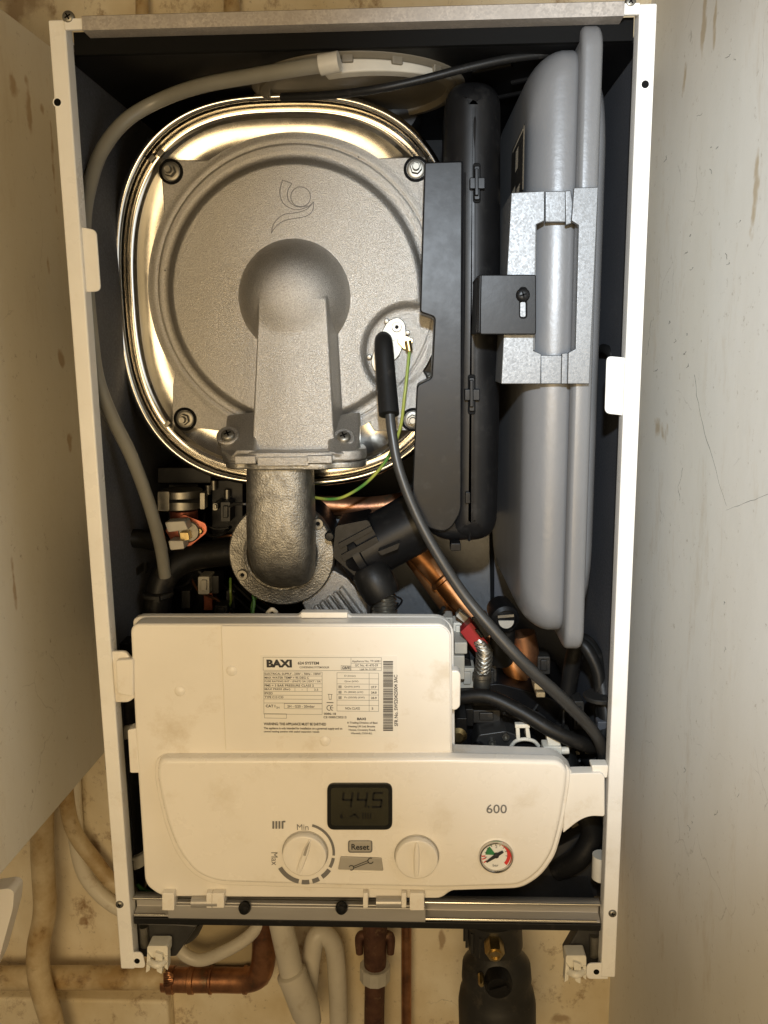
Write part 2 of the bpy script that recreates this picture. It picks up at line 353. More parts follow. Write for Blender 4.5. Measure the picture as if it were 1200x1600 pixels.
# ================================================================== SETTING
# back wall behind the boiler and the side wall to its right
b = B(); b.box(-1.2, .266, .285, .33, -.75, 1.5); o = done(b, 'back_wall', 'wall_b', kind='structure', smooth=False)
b = B(); b.box(.262, .34, -1.3, .40, -.75, 1.5); sw = done(b, 'side_wall', 'wall_r', kind='structure', smooth=False)
rc = random.Random(5)
def crack(pts, r=.00014):
    b = B(); q = []
    for (x0, y0), (x1, y1) in zip(pts, pts[1:]):
        for k_ in range(5): t_ = k_/5; q.append(PX(x0+(x1-x0)*t_+rc.uniform(-1, 1), y0+(y1-y0)*t_+rc.uniform(-1, 1), .262))
    q.append(PX(*pts[-1], .262)); b.tube(q, [r*rc.uniform(.5, 1.3) for _ in q], n=5, smooth=False); done(b, 'crack', 'lead', sw)
crack([(1085, 585), (1092, 640), (1108, 700), (1135, 790)]); crack([(1135, 797), (1165, 786), (1200, 772)]); crack([(1010, 555), (1014, 530), (1018, 500)]); crack([(1068, 730), (1060, 760), (1062, 782)])
for i in range(26):
    x, y = rc.choice(((1030, 672), (1075, 390), (1062, 560), (1150, 120), (1110, 240), (1045, 500), (1150, 950), (1100, 1250), (1120, 380)))
    x += rc.gauss(0, 22); y += rc.gauss(0, 28); a_ = rc.uniform(-.7, .7)+1.57; l_ = rc.uniform(2, 11)
    crack([(x, y), (x+l_*.5*math.cos(a_), y+l_*.5*math.sin(a_)), (x+l_*math.cos(a_+.4), y+l_*math.sin(a_+.4))], rc.uniform(.0001, .0002))
# skirting ledge low on the back wall
za = P(100, 1562, .262).z
b = B(); b.box(-.60, P(262, 1570, .262).x, .262, .286, za-.35, za); done(b, 'wall_ledge', 'wall_b', bevel=.004, kind='structure')

# cupboard door standing open at the left
A = P(176, 1162, .20); dv = (ray(700, 556)); dv.z = 0; dv.normalize()
def on_door(px, py):
    n = Vector((-dv.y, dv.x, 0)); d = ray(px, py); t = (A-CAM).dot(n)/d.dot(n); return CAM+d*t
ztop = on_door(70, 65).z
front = A-dv*.62; back = A+dv*.07; n = Vector((-dv.y, dv.x, 0))
b = B(); b.extr([Vector((front.x, front.y, A.z)), Vector((back.x, back.y, A.z)), Vector((back.x, back.y, ztop)), Vector((front.x, front.y, ztop))], n*.018)
MT['board'] = wall_mat('stained_board_paint', (.82, .79, .71), (.76, .71, .60), (.36, .20, .06), .12, (1, 1, .3), .25,
    [sp_(on_door(x, y), w_, h_) for x, y, w_, h_ in ((18, 122, .010, .012), (46, 170, .006, .020), (66, 172, .006, .006), (80, 205, .004, .03), (84, 275, .004, .03), (75, 410, .004, .012), (22, 910, .003, .02), (108, 690, .006, .012), (95, 560, .006, .010))])
o = done(b, 'cupboard_door', 'board', bevel=.0015); tag(o, 'tall off-white stained board standing open beside the left edge of the boiler', 'cupboard door')

# ================================================================== THINGS BELOW THE BOILER
def pipe(name, pts, r, mt, label, cat='pipe', steps=8, group=None):
    b = B(); b.tube([P(*p) for p in pts], r, n=20, steps=steps); o = done(b, name, mt); tag(o, label, cat, group); return o
pipe('painted_pipe', [(66, 1230, .245), (66, 1330, .245), (70, 1420, .24), (60, 1480, .235), (62, 1530, .23), (82, 1600, .225), (95, 1660, .225)], .0125, 'pipe_paint', 'thick yellowed painted pipe bending down at the far left under the open board')
pipe('painted_pipe', [(100, 1210, .26), (112, 1290, .262), (148, 1345, .262), (185, 1385, .262), (260, 1420, .265)], .0085, 'pipe_paint', 'thin grubby painted pipe slanting behind the lower left corner of the boiler')
pipe('painted_pipe', [(113, 1200, .27), (122, 1330, .272), (150, 1390, .272), (210, 1430, .272), (300, 1450, .272)], .0085, 'cup', 'pale painted pipe lying close to the wall behind the lower left corner of the boiler')
t = thing('horizontal_pipe', 'horizontal pipe run turning from cream paint to bare copper elbow below the boiler', 'pipe', P(200, 1530, .255))
b = B(); b.tube([P(x, 1528-x*.003, .255) for x in (-80, 60, 180, 262)], .0128, smooth=False, n=20); done(b, 'painted_length', 'pipe_paint', t)
b = B(); b.tube([P(255, 1530, .255), P(300, 1531, .255), P(345, 1531, .255), P(385, 1531, .253)]+[P(405, 1522, .25), P(412, 1495, .248), P(413, 1440, .245), P(414, 1380, .245)], .0135, n=20)
for x, w_ in ((268, 12), (300, 10), (330, 6), (384, 8)):
    a = P(x-w_/2, 1531, .255); c = P(x+w_/2, 1531, .255); b.lathe(a, c-a, [(.0135, 0), (.0150, .001), (.0150, (c-a).length-.001), (.0135, (c-a).length)], 24)
done(b, 'copper_elbow', 'old_copper', t)
b = B()
for i in range(7): b.tube([P(256, 1522+i*3, .241), P(262+random.random()*4, 1520+i*3.4, .240), P(270, 1524+i*2, .241)], .0012, n=6)
done(b, 'torn_paint_edge', 'old_copper', t)
t = thing('waste_pipe', 'white plastic waste pipe with a socket joint slanting down below the boiler middle', 'waste pipe', P(455, 1480, .22))
b = B(); b.tube([P(430, 1400, .22), P(458, 1530, .212)], .0128, n=24, smooth=False); done(b, 'pipe_length', 'waste', t)
b = B(); a = P(455, 1520, .212); c = P(486, 1600, .208); b.lathe(a, c-a, [(.0130, -.002), (.0158, 0), (.0162, .004), (.0156, .007), (.0156, (c-a).length*.75), (.0140, (c-a).length*.86), (.012, (c-a).length)], 28); done(b, 'pipe_socket', 'waste', t)
pipe('waste_pipe', [(478, 1600, .235), (486, 1500, .24), (497, 1460, .245), (520, 1475, .25), (527, 1530, .25), (530, 1620, .25)], .0105, 'waste', 'grubby cream pipe looping over behind the slanting white waste pipe')
pipe('flexible_cable', [(275, 1440, .235), (280, 1482, .232), (310, 1500, .23), (350, 1487, .23), (390, 1462, .235), (420, 1425, .24)], .0068, 'waste', 'dirty white flexible hose sagging in a loop above the copper elbow', 'hose')
b = B(); b.prism([(395, 1430), (300, 1440), (285, 1470), (300, 1510), (350, 1540), (420, 1545)], .272, .284); o = done(b, 'foam_filler', 'foam', bevel=.006, seg=3); tag(o, 'lumpy cream foam stuck to the wall behind the copper elbow', 'foam')
pipe('copper_pipe', [(635, 1380, .262), (635, 1500, .262), (635, 1660, .262)], .0058, 'old_copper', 'narrow tarnished copper pipe running straight down below the boiler middle')
t = thing('isolating_valve', 'corroded brown isolating valve on a vertical pipe beneath the boiler', 'valve', P(585, 1500, .24))
b = B(); b.tube([P(586, 1400, .24), P(586, 1455, .24), P(586, 1510, .24)], [.0125, .0135, .012], n=20, smooth=False)
for sx in (-1, 1): b.tube([P(586+sx*12, 1462, .24), P(586+sx*24, 1464, .24), P(586+sx*24, 1490, .238)], [.006, .005, .004], n=10)
done(b, 'valve_body', 'rust', t)
b = B(); a = P(586, 1508, .24); c = P(586, 1529, .24); b.lathe(a, c-a, [(.016, 0), (.0172, .001), (.0172, (c-a).length-.001), (.016, (c-a).length)], 12); done(b, 'valve_nut', 'offwhite', t, angle=20)
b = B(); b.tube([P(586, 1528, .24), P(585, 1570, .24), P(584, 1660, .24)], .0112, n=20, smooth=False); done(b, 'valve_tail_pipe', 'rust', t)
# magnetic filter
t = thing('magnetic_filter', 'bulky black plastic filter with a brass hexagon fitting under the boiler', 'filter', P(770, 1520, .19))
b = B(); a = P(770, 1410, .19); c = P(775, 1500, .185)
b.lathe(a, c-a, [(.026, 0), (.0265, .012), (.0295, .014), (.0295, .020), (.028, .022), (.028, .045), (.0262, .050), (.023, .054)], 36)
for i in range(18):
    th = i*2*math.pi/18; b.box(a.x+math.cos(th)*.0285-.0012, a.x+math.cos(th)*.0285+.0012, a.y+math.sin(th)*.0285-.0012, a.y+math.sin(th)*.0285+.0012, a.z-.044, a.z-.022)
done(b, 'filter_collar', 'dusty', t)
b = B(); a = P(775, 1478, .182); c = P(778, 1660, .18)
b.lathe(a, c-a, [(.022, -.006), (.0235, .0), (.0255, .008), (.030, .014), (.0345, .020), (.0355, .034), (.0345, .044), (.0375, .050), (.0395, .062), (.0395, .12)], 40); done(b, 'filter_body', 'dusty', t)
b = B(); a = P(773, 1487, .150); b.lathe(a, Vector((0, -1, -.15)), [(.0095, -.012), (.0095, .002), (.0085, .004), (.0078, .004)], 6); b.lathe(a, Vector((0, -1, -.15)), [(.0062, 0), (.0062, .006), (.0045, .006), (.0045, .002), (.0001, .002)], 20); done(b, 'brass_fitting', 'brass', t, angle=25)
b = B(); a = P(778, 1532, .155); b.lathe(a, Vector((0, -1, -.1)), [(.0135, -.01), (.0135, .007), (.0120, .010), (.0001, .010)], 30)
b.obox(a+Vector((0, -.0115, 0)), Vector((.008, 0, .003)), Vector((0, .002, 0)), Vector((-.001, 0, .0025))); done(b, 'filter_cap', 'rubber', t)
b = B(); b.lathe(P(752, 1535, .146), Vector((0, -1, 0)), [(.003, -.01), (.003, .002), (.002, .004), (.0001, .004)], 14); done(b, 'bleed_screw', 'brass', t)
# small pipes above the casing, against the wall
for x, r in ((222, .006), (362, .0075)):
    pipe('painted_pipe', [(x, 60, .27), (x, 10, .27), (x-2, -60, .27)], r, 'pipe_paint', 'short vertical painted pipe above the %s of the boiler top rail' % ('left corner' if x < 300 else 'left third'))
b = B(); b.prism(rpoly([(-40, 1396), (14, 1388), (22, 1394), (20, 1420), (-2, 1500), (-40, 1580)], 6), .0, .016); o = done(b, 'white_panel', 'plastic', bevel=.002); tag(o, 'rounded corner of a white panel poking in at the lower left edge', 'panel')

# ================================================================== BOILER
boiler = thing('boiler', 'wall-hung gas boiler with its white front cover off and the inner parts showing', 'boiler', (0, .14, 0))
H = .6945
def part(b, name, mats, **k): return done(b, name, mats, boiler, **k)
for s in (-1, 1):
    b = B(); x0, x1 = sorted((s*.195, s*.1838)); b.box(x0, x1, 0, .013, 0, H); side = part(b, 'side_panel', 'paint', bevel=.0012)
    b = B(); x0, x1 = sorted((s*.1948, s*.1936)); b.box(x0, x1, .0135, .272, .01, H-.001); done(b, 'outer_sheet', 'paint', side)
    b = B(); x0, x1 = sorted((s*.1932, s*.1922)); b.box(x0, x1, .0135, .2675, .075, H-.004); done(b, 'liner_sheet', 'liner', side)
    b = B(); zt = P(300, 1440, .03).z; x0, x1 = sorted((s*.1931, s*.1919)); b.box(x0, x1, .0135, .20, .014, .072); done(b, 'lower_sheet', 'bracket', side)
    pts = rpoly([(112, 352), (150, 359), (157, 455), (125, 457), (118, 462)], [0, 9, 9, 3, 0]) if s < 0 else rpoly([(990, 560), (948, 556), (945, 646), (972, 649), (990, 655)], [0, 9, 9, 4, 0])
    b = B(); b.prism(pts, .0035, .0055); done(b, 'mounting_tab', 'paint', side, bevel=.0006)
    for (px, py) in (((90, 160),) if s < 0 else ((1008, 132),)):
        b = B(); c = P(px, py, 0); b.lathe(c, Vector((0, -1, 0)), [(.0032, -.001), (.0032, .0002), (.0024, .0003)], 20, 0, cap=(False, False)); b.lathe(c, Vector((0, -1, 0)), [(.0024, -.001), (.0024, .00025), (.0001, .00026)], 20, 1); done(b, 'fixing_hole', ['paint', 'shade_black'], side)
    for (px, py, r) in (((107, 27, 9), (187, 1413, 7)) if s < 0 else ((985, 3, 8), (957, 1427, 7))): screw(px, py, 0, r, side)
    # foot tab with a hole, turned inward
    pts = rpoly([(196, 1489), (222, 1488), (228, 1513), (196, 1512)], [0, 8, 8, 0]) if s < 0 else rpoly([(950, 1505), (917, 1506), (916, 1530), (950, 1530)], [0, 8, 8, 0])
    b = B(); b.prism(pts, .0008, .0025); ft = done(b, 'foot_tab', 'paint', side, bevel=.0005)
    px, py = (214, 1502) if s < 0 else (932, 1519)
    b = B(); b.lathe(P(px, py, .0004), Vector((0, -1, 0)), [(.0022, -.001), (.0022, 0), (.0001, .0001)], 18); done(b, 'foot_hole', 'shade_black', side)
# corner plate top-left and top-right, seen beside the rail
for pts in ([(78, 31), (122, 29), (123, 39), (100, 40), (79, 42)],): pass
b = B(); zr0 = P(550, 38, 0).z; zr1 = P(550, 13, 0).z
a = [Vector((-.172, -.002, zr0)), Vector((-.172, -.002, zr1-.001)), Vector((-.172, .0, zr1)), Vector((-.172, .02, zr1)), Vector((-.172, .02, zr1-.002)), Vector((-.172, .0015, zr1-.002)), Vector((-.172, .0015, zr0+.002)), Vector((-.172, .0120, zr0+.002)), Vector((-.172, .0120, zr0)), Vector((-.172, .0, zr0))]
b.extr(a, Vector((.346, 0, 0))); rail = part(b, 'top_rail', 'rail_galv')
for x0, x1 in ((-.1838, -.1722), (.1742, .1838)):
    b = B(); b.box(x0, x1, -.0012, .0015, zr0+.001, H); done(b, 'corner_plate', 'paint', rail, bevel=.0004)
b = B(); b.box(-.1915, .1915, .0166, .2675, .677, .680); topp = part(b, 'top_panel', 'shaded_liner')
b = B(); b.box(-.1835, .1835, .0125, .0165, .6770, zr0+.004); part(b, 'top_lip', 'shade_black')  # lip coloured black for the shade under the top rail
b = B(); b.box(-.192, .192, .268, .272, .06, H-.008); back = part(b, 'back_panel', 'shaded_liner')
# shiny steel sheet low on the back panel and pressed ribs on the top panel
b = B(); b.prism([(560, 800), (765, 800), (768, 1010), (560, 1010)], .235, .240); done(b, 'steel_sheet', 'galv', back, bevel=.001)
b = B(); b.prism([(772, 560), (952, 560), (962, 1180), (772, 1180)], .236, .240); done(b, 'grey_sheet', 'liner', back, bevel=.001)
for x0, y0, x1, y1 in ((800, 128, 838, 120), (775, 152, 822, 142), (740, 112, 800, 100)):
    b = B(); b.tube([PZ(x0, y0, .6765), PZ(x1, y1, .6765)], .0022, n=8, smooth=False); done(b, 'pressed_rib', 'shaded_liner', topp)
# bottom rail
zt, zb = P(600, 1405, .008).z, P(600, 1434, .008).z
def railprof(x0, x1, dy, dzt, dzb):
    b = B(); q = [(.0135, zt+dzt), (.007+dy, zt+dzt), (.0055+dy, zt+dzt-.0012), (.0065+dy, zt+dzt-.0026), (.0125+dy, zt+dzt-.0045), (.0125+dy, zb+dzb+.0042), (.006+dy, zb+dzb+.0022), (.0045+dy, zb+dzb+.0012), (.005+dy, zb+dzb), (.035, zb+dzb)]
    b.extr([Vector((x0, y, z)) for y, z in q], Vector((x1-x0, 0, 0))); return b
xa, xb = P(262, 1420, 0).x, P(665, 1420, 0).x
r1 = part(railprof(-.1830, .1830, 0, 0, 0), 'bottom_rail', 'rail', bevel=.0005)
for x0, x1, z_, y_ in ((-.1828, -.158, zb+.0022, .0045), (.047, .1800, zb+.0022, .0045), (-.1828, .1825, zt-.0006, .0058)):
    b = B(); b.tube([Vector((x0, y_, z_)), Vector((x1, y_, z_))], .0007, n=8, smooth=False); done(b, 'edge_highlight', 'satin', r1)  # thin bright tubes added to draw the highlights along the rail edges
b = B(); b.box(-.1833, .1833, .004, .12, zb-.0062, zb-.0003); done(b, 'seal_strip', 'rubber', r1, bevel=.0008)
b = B(); q = [(1400, 265), (0, 0)]
za_, zb_ = P(400, 1408, .0).z, P(400, 1433, .0).z
b.box(xa, xb, -.0005, .004, zb_-.002, za_-.004); b.box(xa, xb, .001, .012, za_-.004, za_-.0025); hp = part(b, 'hinge_plate', 'rail', bevel=.0008)
for px in (383, 534): 
    b = B(); c = P(px, 1416, -.001); b.lathe(c, Vector((0, -1, 0)), [(.0035, -.002), (.0048, .001), (.0048, .003), (.0036, .0055), (.0001, .0062)], 24); done(b, 'black_screw', 'black', hp)
for x0, x1 in ((300, 341), (588, 627)):
    b = B(); b.tube([P(x0, 1409, -.002), P(x1, 1409, -.002)], .0042, n=20, smooth=False); done(b, 'hinge_pin', 'rail', hp)
b = B(); b.box(-.1835, .1835, .03, .265, zb-.004, zb+.004); part(b, 'bottom_panel', 'bracket')
b = B(); b.prism([(770, 1372), (940, 1290), (948, 1400), (770, 1402)], .06, .075); part(b, 'lower_shield', 'bracket')

# feet brackets with white hooks, condensate cup
for s, pts, hk in ((-1, [(206, 1443), (262, 1443), (309, 1446), (275, 1495), (236, 1497), (206, 1494)], (246, 1478)), (1, [(906, 1448), (944, 1448), (944, 1512), (884, 1512), (882, 1490)], (900, 1493))):
    b = B(); b.prism(pts, .016, .028); fb = part(b, 'foot_bracket', 'bracket', bevel=.0015)
    x, y = hk; k = -1 if s < 0 else 1
    b = B(); b.prism(rect(x-16, y, x+16, y+18, 4), .002, .014)
    b.prism(rpoly([(x-16, y+12), (x-11, y+18), (x-12, y+38), (x-18, y+42)], 1), .0, .008); b.prism(rpoly([(x-4, y+10), (x+8, y+14), (x+7, y+44), (x-1, y+40)], 2), -.001, .008); b.prism(rpoly([(x+11, y+16), (x+16, y+16), (x+16, y+38), (x+11, y+34)], 1), .001, .009)
    b.tube([P(x-12, y+24, .002), P(x, y+30, -.003), P(x+12, y+24, .002)], .0028, n=10)
    done(b, 'white_hook', 'clip', fb, bevel=.0006)
    c = P(x-20 if s < 0 else x+28, y-10, .014); b = B(); b.tube([c+Vector((0, 0, .012)), c-Vector((0, 0, .006))], .0035, n=12, smooth=False); done(b, 'foot_bolt', 'zinc', fb)
b = B(); a = P(275, 1436, .05); b.lathe(a, Vector((0, 0, -1)), [(.023, 0), (.023, .006), (.020, .012), (.012, .014), (.0001, .014)], 32); part(b, 'drain_cup', 'bracket')

# ------------------------------------------------------------------ heat exchanger
YD = .092
hT, hB = P(449, 142, .098).z, P(449, 761, .098).z; hb = (hT-hB)/2
hc = P(449, 450, .10); hc.z = (hT+hB)/2; ha = hc.x-P(177, 430, .10).x
def sring(d, y, n=180, e=2.72):
    o = []
    for i in range(n):
        t = 2*math.pi*i/n; c, s = math.cos(t), math.sin(t)
        o.append(Vector((hc.x+(ha-d)*math.copysign(abs(c)**(2/e), c), y, hc.z+(hb-d)*math.copysign(abs(s)**(2/e), s))))
    return o
prof = [(.004, .26), (.004, .112), (.0015, .110)]
for i in range(9):
    t = math.pi*(i/8); prof.append((.0055-.0055*math.cos(t), .1035-.0075*math.sin(t)))
prof = [(d*.68 if k_ > 1 else d, y) for k_, (d, y) in enumerate(prof)]
prof += [(.0080, .1085), (.0088, .1130), (.0112, .1135), (.0120, .1115), (.0126, .1035), (.0130, .1005), (.0138, .0992), (.0148, .0994), (.0165, .1015), (.0180, .1030)]
b = B(); b.loft([sring(d, y) for d, y in prof], cap=(True, False)); hx = part(b, 'heat_exchanger', 'chrome', angle=60)
b = B(); b.loft([sring(d, y) for d, y in ((.0180, .1030), (.024, .1060), (.034, .1075), (.044, .1065), (.054, .1045), (.07, .1045), (.09, .1045))], cap=(False, True)); done(b, 'dished_front', 'satin', hx, angle=60)
# rear black shell of the exchanger
b = B(); b.loft([sring(d, y, 80) for d, y in ((.012, .13), (.002, .135), (.002, .26))]); done(b, 'rear_shell', 'black', hx)
for px, py in ((238, 248), (252, 240), (262, 662)):
    b = B(); c = P(px, py, .098); b.obox(c, Vector((.002, 0, .002)), Vector((0, .002, 0)), Vector((-.0012, 0, .0012))); done(b, 'rim_clip', 'zinc', hx, bevel=.0004)
b = B(); b.prism(rect(337, 142, 359, 156, 2), .12, .13); b.lathe(P(343, 149, .119), Vector((0, -1, 0)), [(.002, 0), (.002, .002), (.0001, .002)], 10); b.lathe(P(354, 149, .119), Vector((0, -1, 0)), [(.002, 0), (.002, .002), (.0001, .002)], 10); done(b, 'top_terminal', 'offwhite', hx)

# burner door casting: a height field with plateau, notch, dome and duct
dc = P(463, 449, YD); rx = rz = m(225, YD); dc.z = P(463, 207, YD).z-rz
pc = P(463, 454, YD); pr = prz = m(184, YD); pc.z = P(463, 256, YD-.007).z-prz
nc = P(640, 550, YD); nr = m(74, YD)
mc = P(459, 464, .080); mr = m(85, .080)
dzt = P(455, 425, .05).z; zfl = P(455, 714, .047).z
zd0, zd1 = P(455, 500, .052).z, P(455, 695, .052).z
cx0, cx1 = (P(401, 500, .052).x+P(513, 500, .052).x)/2, (P(392, 690, .052).x+P(524, 690, .052).x)/2
hw0, hw1 = (P(513, 500, .052).x-P(401, 500, .052).x)/2, (P(524, 690, .052).x-P(392, 690, .052).x)/2
def ss(a, b_, x):
    t = min(1, max(0, (x-a)/(b_-a))); return t*t*(3-2*t)
def smax(a, c, k):
    h = max(k-abs(a-c), 0)/k; return max(a, c)+h*h*k*.25
def smin(a, c, k): return -smax(-a, -c, k)
def hf(x, z):
    q = math.hypot((x-dc.x)/rx, (z-dc.z)/rz)
    h = .0015*(1-ss(.955, 1.0, q)) 
    h -= .0020*math.exp(-((q-.935)/.008)**2)
    dp = (math.hypot((x-pc.x)/pr, (z-pc.z)/prz)-1)*pr            # <0 inside plateau
    dn = nr-math.hypot(x-nc.x, z-nc.z)                            # >0 inside notch
    d = smax(dp, dn, .006)
    h += .0072*(1-ss(-.0015, .0080, d)) - .0010*ss(-.002, 0, -abs(d-.0065)+.002)
    h += .0012*(1-ss(0., .004, math.hypot(x-nc.x+.004, (z-nc.z)*.8)-nr*.45)) if dn > 0 else 0
    base = h
    r = math.hypot(x-mc.x, z-mc.z)/mr
    dome = .0072+.0395*(.7*math.sqrt(max(0, 1-r*r))+.3*(1-r**3)) if r < 1 else -.002
    t = (z-zd0)/(zd1-zd0); t = max(-.2, min(1.1, t))
    cxx = cx0+(cx1-cx0)*t; hw = hw0+(hw1-hw0)*t
    dd = abs(x-cxx)-hw
    du = (.0385+.0015*max(0, min(1, t)))*(1-ss(-.0015, .0055, dd)) + .0022*ss(0, .028, -dd)
    du *= ss(.004, .020, dzt-z)
    if z < zfl: du *= 0
    w_ = .0014*(1-ss(.0, .010, dd-.006)) if z < zd0 else 0
    return smax(base+w_*.5, smax(dome, du, .006), .0055)
b = B(); NA, NR = 720, 190; RM = m(225, YD); rings = []
CS = []
for i in range(NA):
    c_, s_ = math.cos(2*math.pi*i/NA), math.sin(2*math.pi*i/NA); ez_ = dc.z+rz*s_
    if s_ < 0:
        dr = 1-ss(hw1+.006, hw1+.014, abs(dc.x+rx*c_-cx1)); ez_ = ez_*(1-dr)+min(ez_, zfl-.002)*dr
    CS.append((c_, s_, ez_))
for j in range(NR+1):
    f = (j/NR); f = f if j else .002
    w_ = ss(.46, .92, f); rings.append([Vector((mc.x+(RM*c_*(1-w_)+(dc.x+rx*c_-mc.x)*w_)*f, 0, mc.z+(RM*s_*(1-w_)+(ez_-mc.z)*w_)*f)) for c_, s_, ez_ in CS])
for rg in rings:
    for v in rg: v.y = YD-hf(v.x, v.z)
rings.append([Vector((v.x, .103, v.z)) for v in rings[-1]])
b.loft(rings, cap=(True, True)); door = part(b, 'burner_door', 'cast', angle=70)
for pts in ([(250, 249), (330, 250), (410, 300), (300, 410), (256, 330)], [(588, 247), (664, 245), (674, 330), (600, 400), (510, 300)], [(270, 597), (269, 664), (350, 674), (400, 600), (300, 500)], [(668, 590), (668, 672), (585, 674), (540, 600), (620, 520)]):
    b = B(); b.prism(rpoly(pts, [9, 3, 0, 0, 3]), YD-.0004, .1035); done(b, 'door_lug', 'cast', door, bevel=.0012)
for px, py in ((267, 268), (650, 264), (289, 655), (645, 656)): screw(px, py, YD-.001, 13.5, door, 'stud', name='stud_nut')
# embossed emblem outline
def zz(l, y): return [P(60+x/2.4, z/2.4, y) for x, z in l]
ye = YD-.0072-.0016
b = B(); k = .00028
b.tube(zz([(915, 675), (905, 720), (918, 762), (960, 786), (1005, 778), (1032, 757)], ye), k, n=6)
b.tube(zz([(915, 675), (933, 682), (950, 688)], ye), k, n=6); b.tube(zz([(950, 688), (934, 720), (940, 755), (972, 776), (1010, 772)], ye), k, n=6)
b.tube(zz([(983+37*math.cos(i/16*6.2832), 738+37*math.sin(i/16*6.2832)) for i in range(17)], ye), k, n=6)
b.tube(zz([(1032, 757), (1028, 790), (1000, 812), (930, 825), (895, 845), (873, 874)], ye), k, n=6); b.tube(zz([(873, 874), (885, 835), (920, 805), (970, 797), (1005, 785), (1032, 757)], ye), k, n=6)
done(b, 'emblem_outline', 'grey_ink', door)
for x, y in ((345, 298), (330, 415), (492, 250), (367, 535), (380, 570), (560, 245), (258, 422)):
    b = B(); c = P(x, y, YD-.0082); b.lathe(c, Vector((0, -1, 0)), [(.0007, -.001), (.0005, .0004), (.0001, .0006)], 8); done(b, 'casting_speck', 'cast_dark', door)
# igniter electrode set
ei = YD-.0045
b = B(); b.prism(rpoly([(606, 501), (622, 495), (633, 504), (635, 527), (624, 556), (601, 579), (585, 582), (579, 566), (588, 533)], 6), ei-.0025, ei+.002); el = part(b, 'electrode_plate', 'zinc', bevel=.0006)
screw(620, 511, ei-.0025, 7.5, el, 'torx')
for px, py in ((604, 502), (637, 520), (577, 558)):
    b = B(); b.lathe(P(px, py, ei-.001), Vector((0, -1, 0)), [(.0021, -.004), (.0021, .001), (.0015, .0022), (.0001, .0024)], 16); done(b, 'locating_pin', 'zinc', el)
b = B(); b.lathe(P(614, 526, ei-.0028), Vector((0, -1, 0)), [(.0028, 0), (.0028, .0012), (.0018, .0012), (.0018, .0004), (.0001, .0004)], 16); done(b, 'rivet', 'zinc', el)
b = B(); b.prism(rpoly([(620, 526), (632, 524), (646, 530), (641, 549), (630, 545), (622, 536)], 2), ei-.006, ei-.0035); b.tube([P(637, 532, ei-.007), P(640, 549, ei-.007)], .0028, n=10, smooth=False); done(b, 'crimp_terminal', 'brass', el, bevel=.0004)
# ignition lead with its boot
b = B(); b.tube([P(598, 528, .068), P(599, 531, .062), P(600, 545, .056), P(604, 600, .046), P(608, 648, .036)], [.0035, .0066, .0072, .0074, .0076], n=22); boot_pts = None
boot = part(b, 'ignition_boot', 'rubber', label='thick black rubber boot on the ignition lead')
b = B(); b.tube([P(609, 645, .038), P(613, 680, .034), P(624, 735, .030), P(651, 805, .026), P(686, 870, .022), P(726, 931, .018), P(771, 985, .012), P(822, 1040, .008), P(882, 1095, .010), P(934, 1153, .02), P(945, 1200, .04)], [.0036, .0036, .0037, .0038, .004, .0042, .0045, .0047, .0047, .0046, .0046], n=16, steps=10); part(b, 'ignition_lead', 'lead')
b = B(); b.tube([P(640, 545, .082), P(637, 575, .078), P(632, 620, .074), P(625, 670, .076), P(606, 715, .080), P(575, 752, .084), P(540, 775, .088), P(515, 780, .092), P(490, 777, .098)], .0013, n=10, steps=10); part(b, 'earth_wire', 'earth')

# duct flange and lower elbow
zf0, zf1 = P(455, 705, .038).z, P(455, 722, .038).z
def plan(pts, z0, z1, b, mi=0): b.extr([Vector((x, y, z1)) for x, y in pts], Vector((0, 0, z0-z1)), mi)
xc = P(452, 700, .04).x; q = lambda v: v*.00049
pl = [(xc-q(52), .034), (xc+q(52), .034), (xc+q(70), .040), (xc+q(90), .040), (xc+q(112), .048), (xc+q(116), .062), (xc+q(108), .090), (xc-q(96), .090), (xc-q(108), .062), (xc-q(103), .046), (xc-q(84), .039), (xc-q(68), .040)]
b = B(); plan(rpoly(pl, .006), zf0, zf1, b); fl = part(b, 'duct_flange', 'cast', bevel=.0016)
zg = zf1-.0058
b = B(); plan(rpoly([(x, y+.0012) for x, y in pl], .006), zf1-.0006, zg, b); done(b, 'lower_flange', 'cast_dark', fl, bevel=.0012)
b = B()
for x0, x1, dz in ((367, 400, 0), (402, 482, .001), (480, 519, 0)): a0 = P(x0, 715, .033).x; a1 = P(x1, 715, .033).x; b.box(a0, a1, .0312+dz, .036, zf1-.0004-dz*2, zf0-.0026-dz)
done(b, 'front_ridge', 'cast', fl, bevel=.0007)
for q3 in ([(354, 648, .080), (400, 642, .080), (400, 706, .037), (372, 707, .037), (362, 716, .040), (346, 706, .048), (343, 690, .052), (352, 668, .066)], [(512, 650, .080), (563, 642, .080), (562, 690, .056), (556, 708, .044), (536, 712, .040), (525, 706, .037), (512, 706, .037)]):
    b = B(); b.extr([P(*t_) for t_ in q3], Vector((0, .006, -.010))); done(b, 'ear_gusset', 'cast', fl, bevel=.002, seg=3)
for px, py in ((356, 681), (537, 684)):
    ax = Vector((0, -.72, .70)); c = P(px, py, .0555); b = B(); b.lathe(c+Vector((0, .004, -.004)), ax, [(.0088, 0), (.0088, .0062), (.0078, .0072), (.0001, .0072)], 24); done(b, 'screw_boss', 'cast', fl)
    s_ = screw(px, py-1, .0525, 11, fl, axis=ax)
c0 = P(439, 735, .066); r_ = m(52, .066)
sq = [(math.copysign(abs(math.cos(t))**.62, math.cos(t)), math.copysign(abs(math.sin(t))**.62, math.sin(t))) for t in [2*math.pi*i/36 for i in range(36)]]
b = B(); zs = [P(438, y, .040).z for y in (728, 780, 840, 868)]
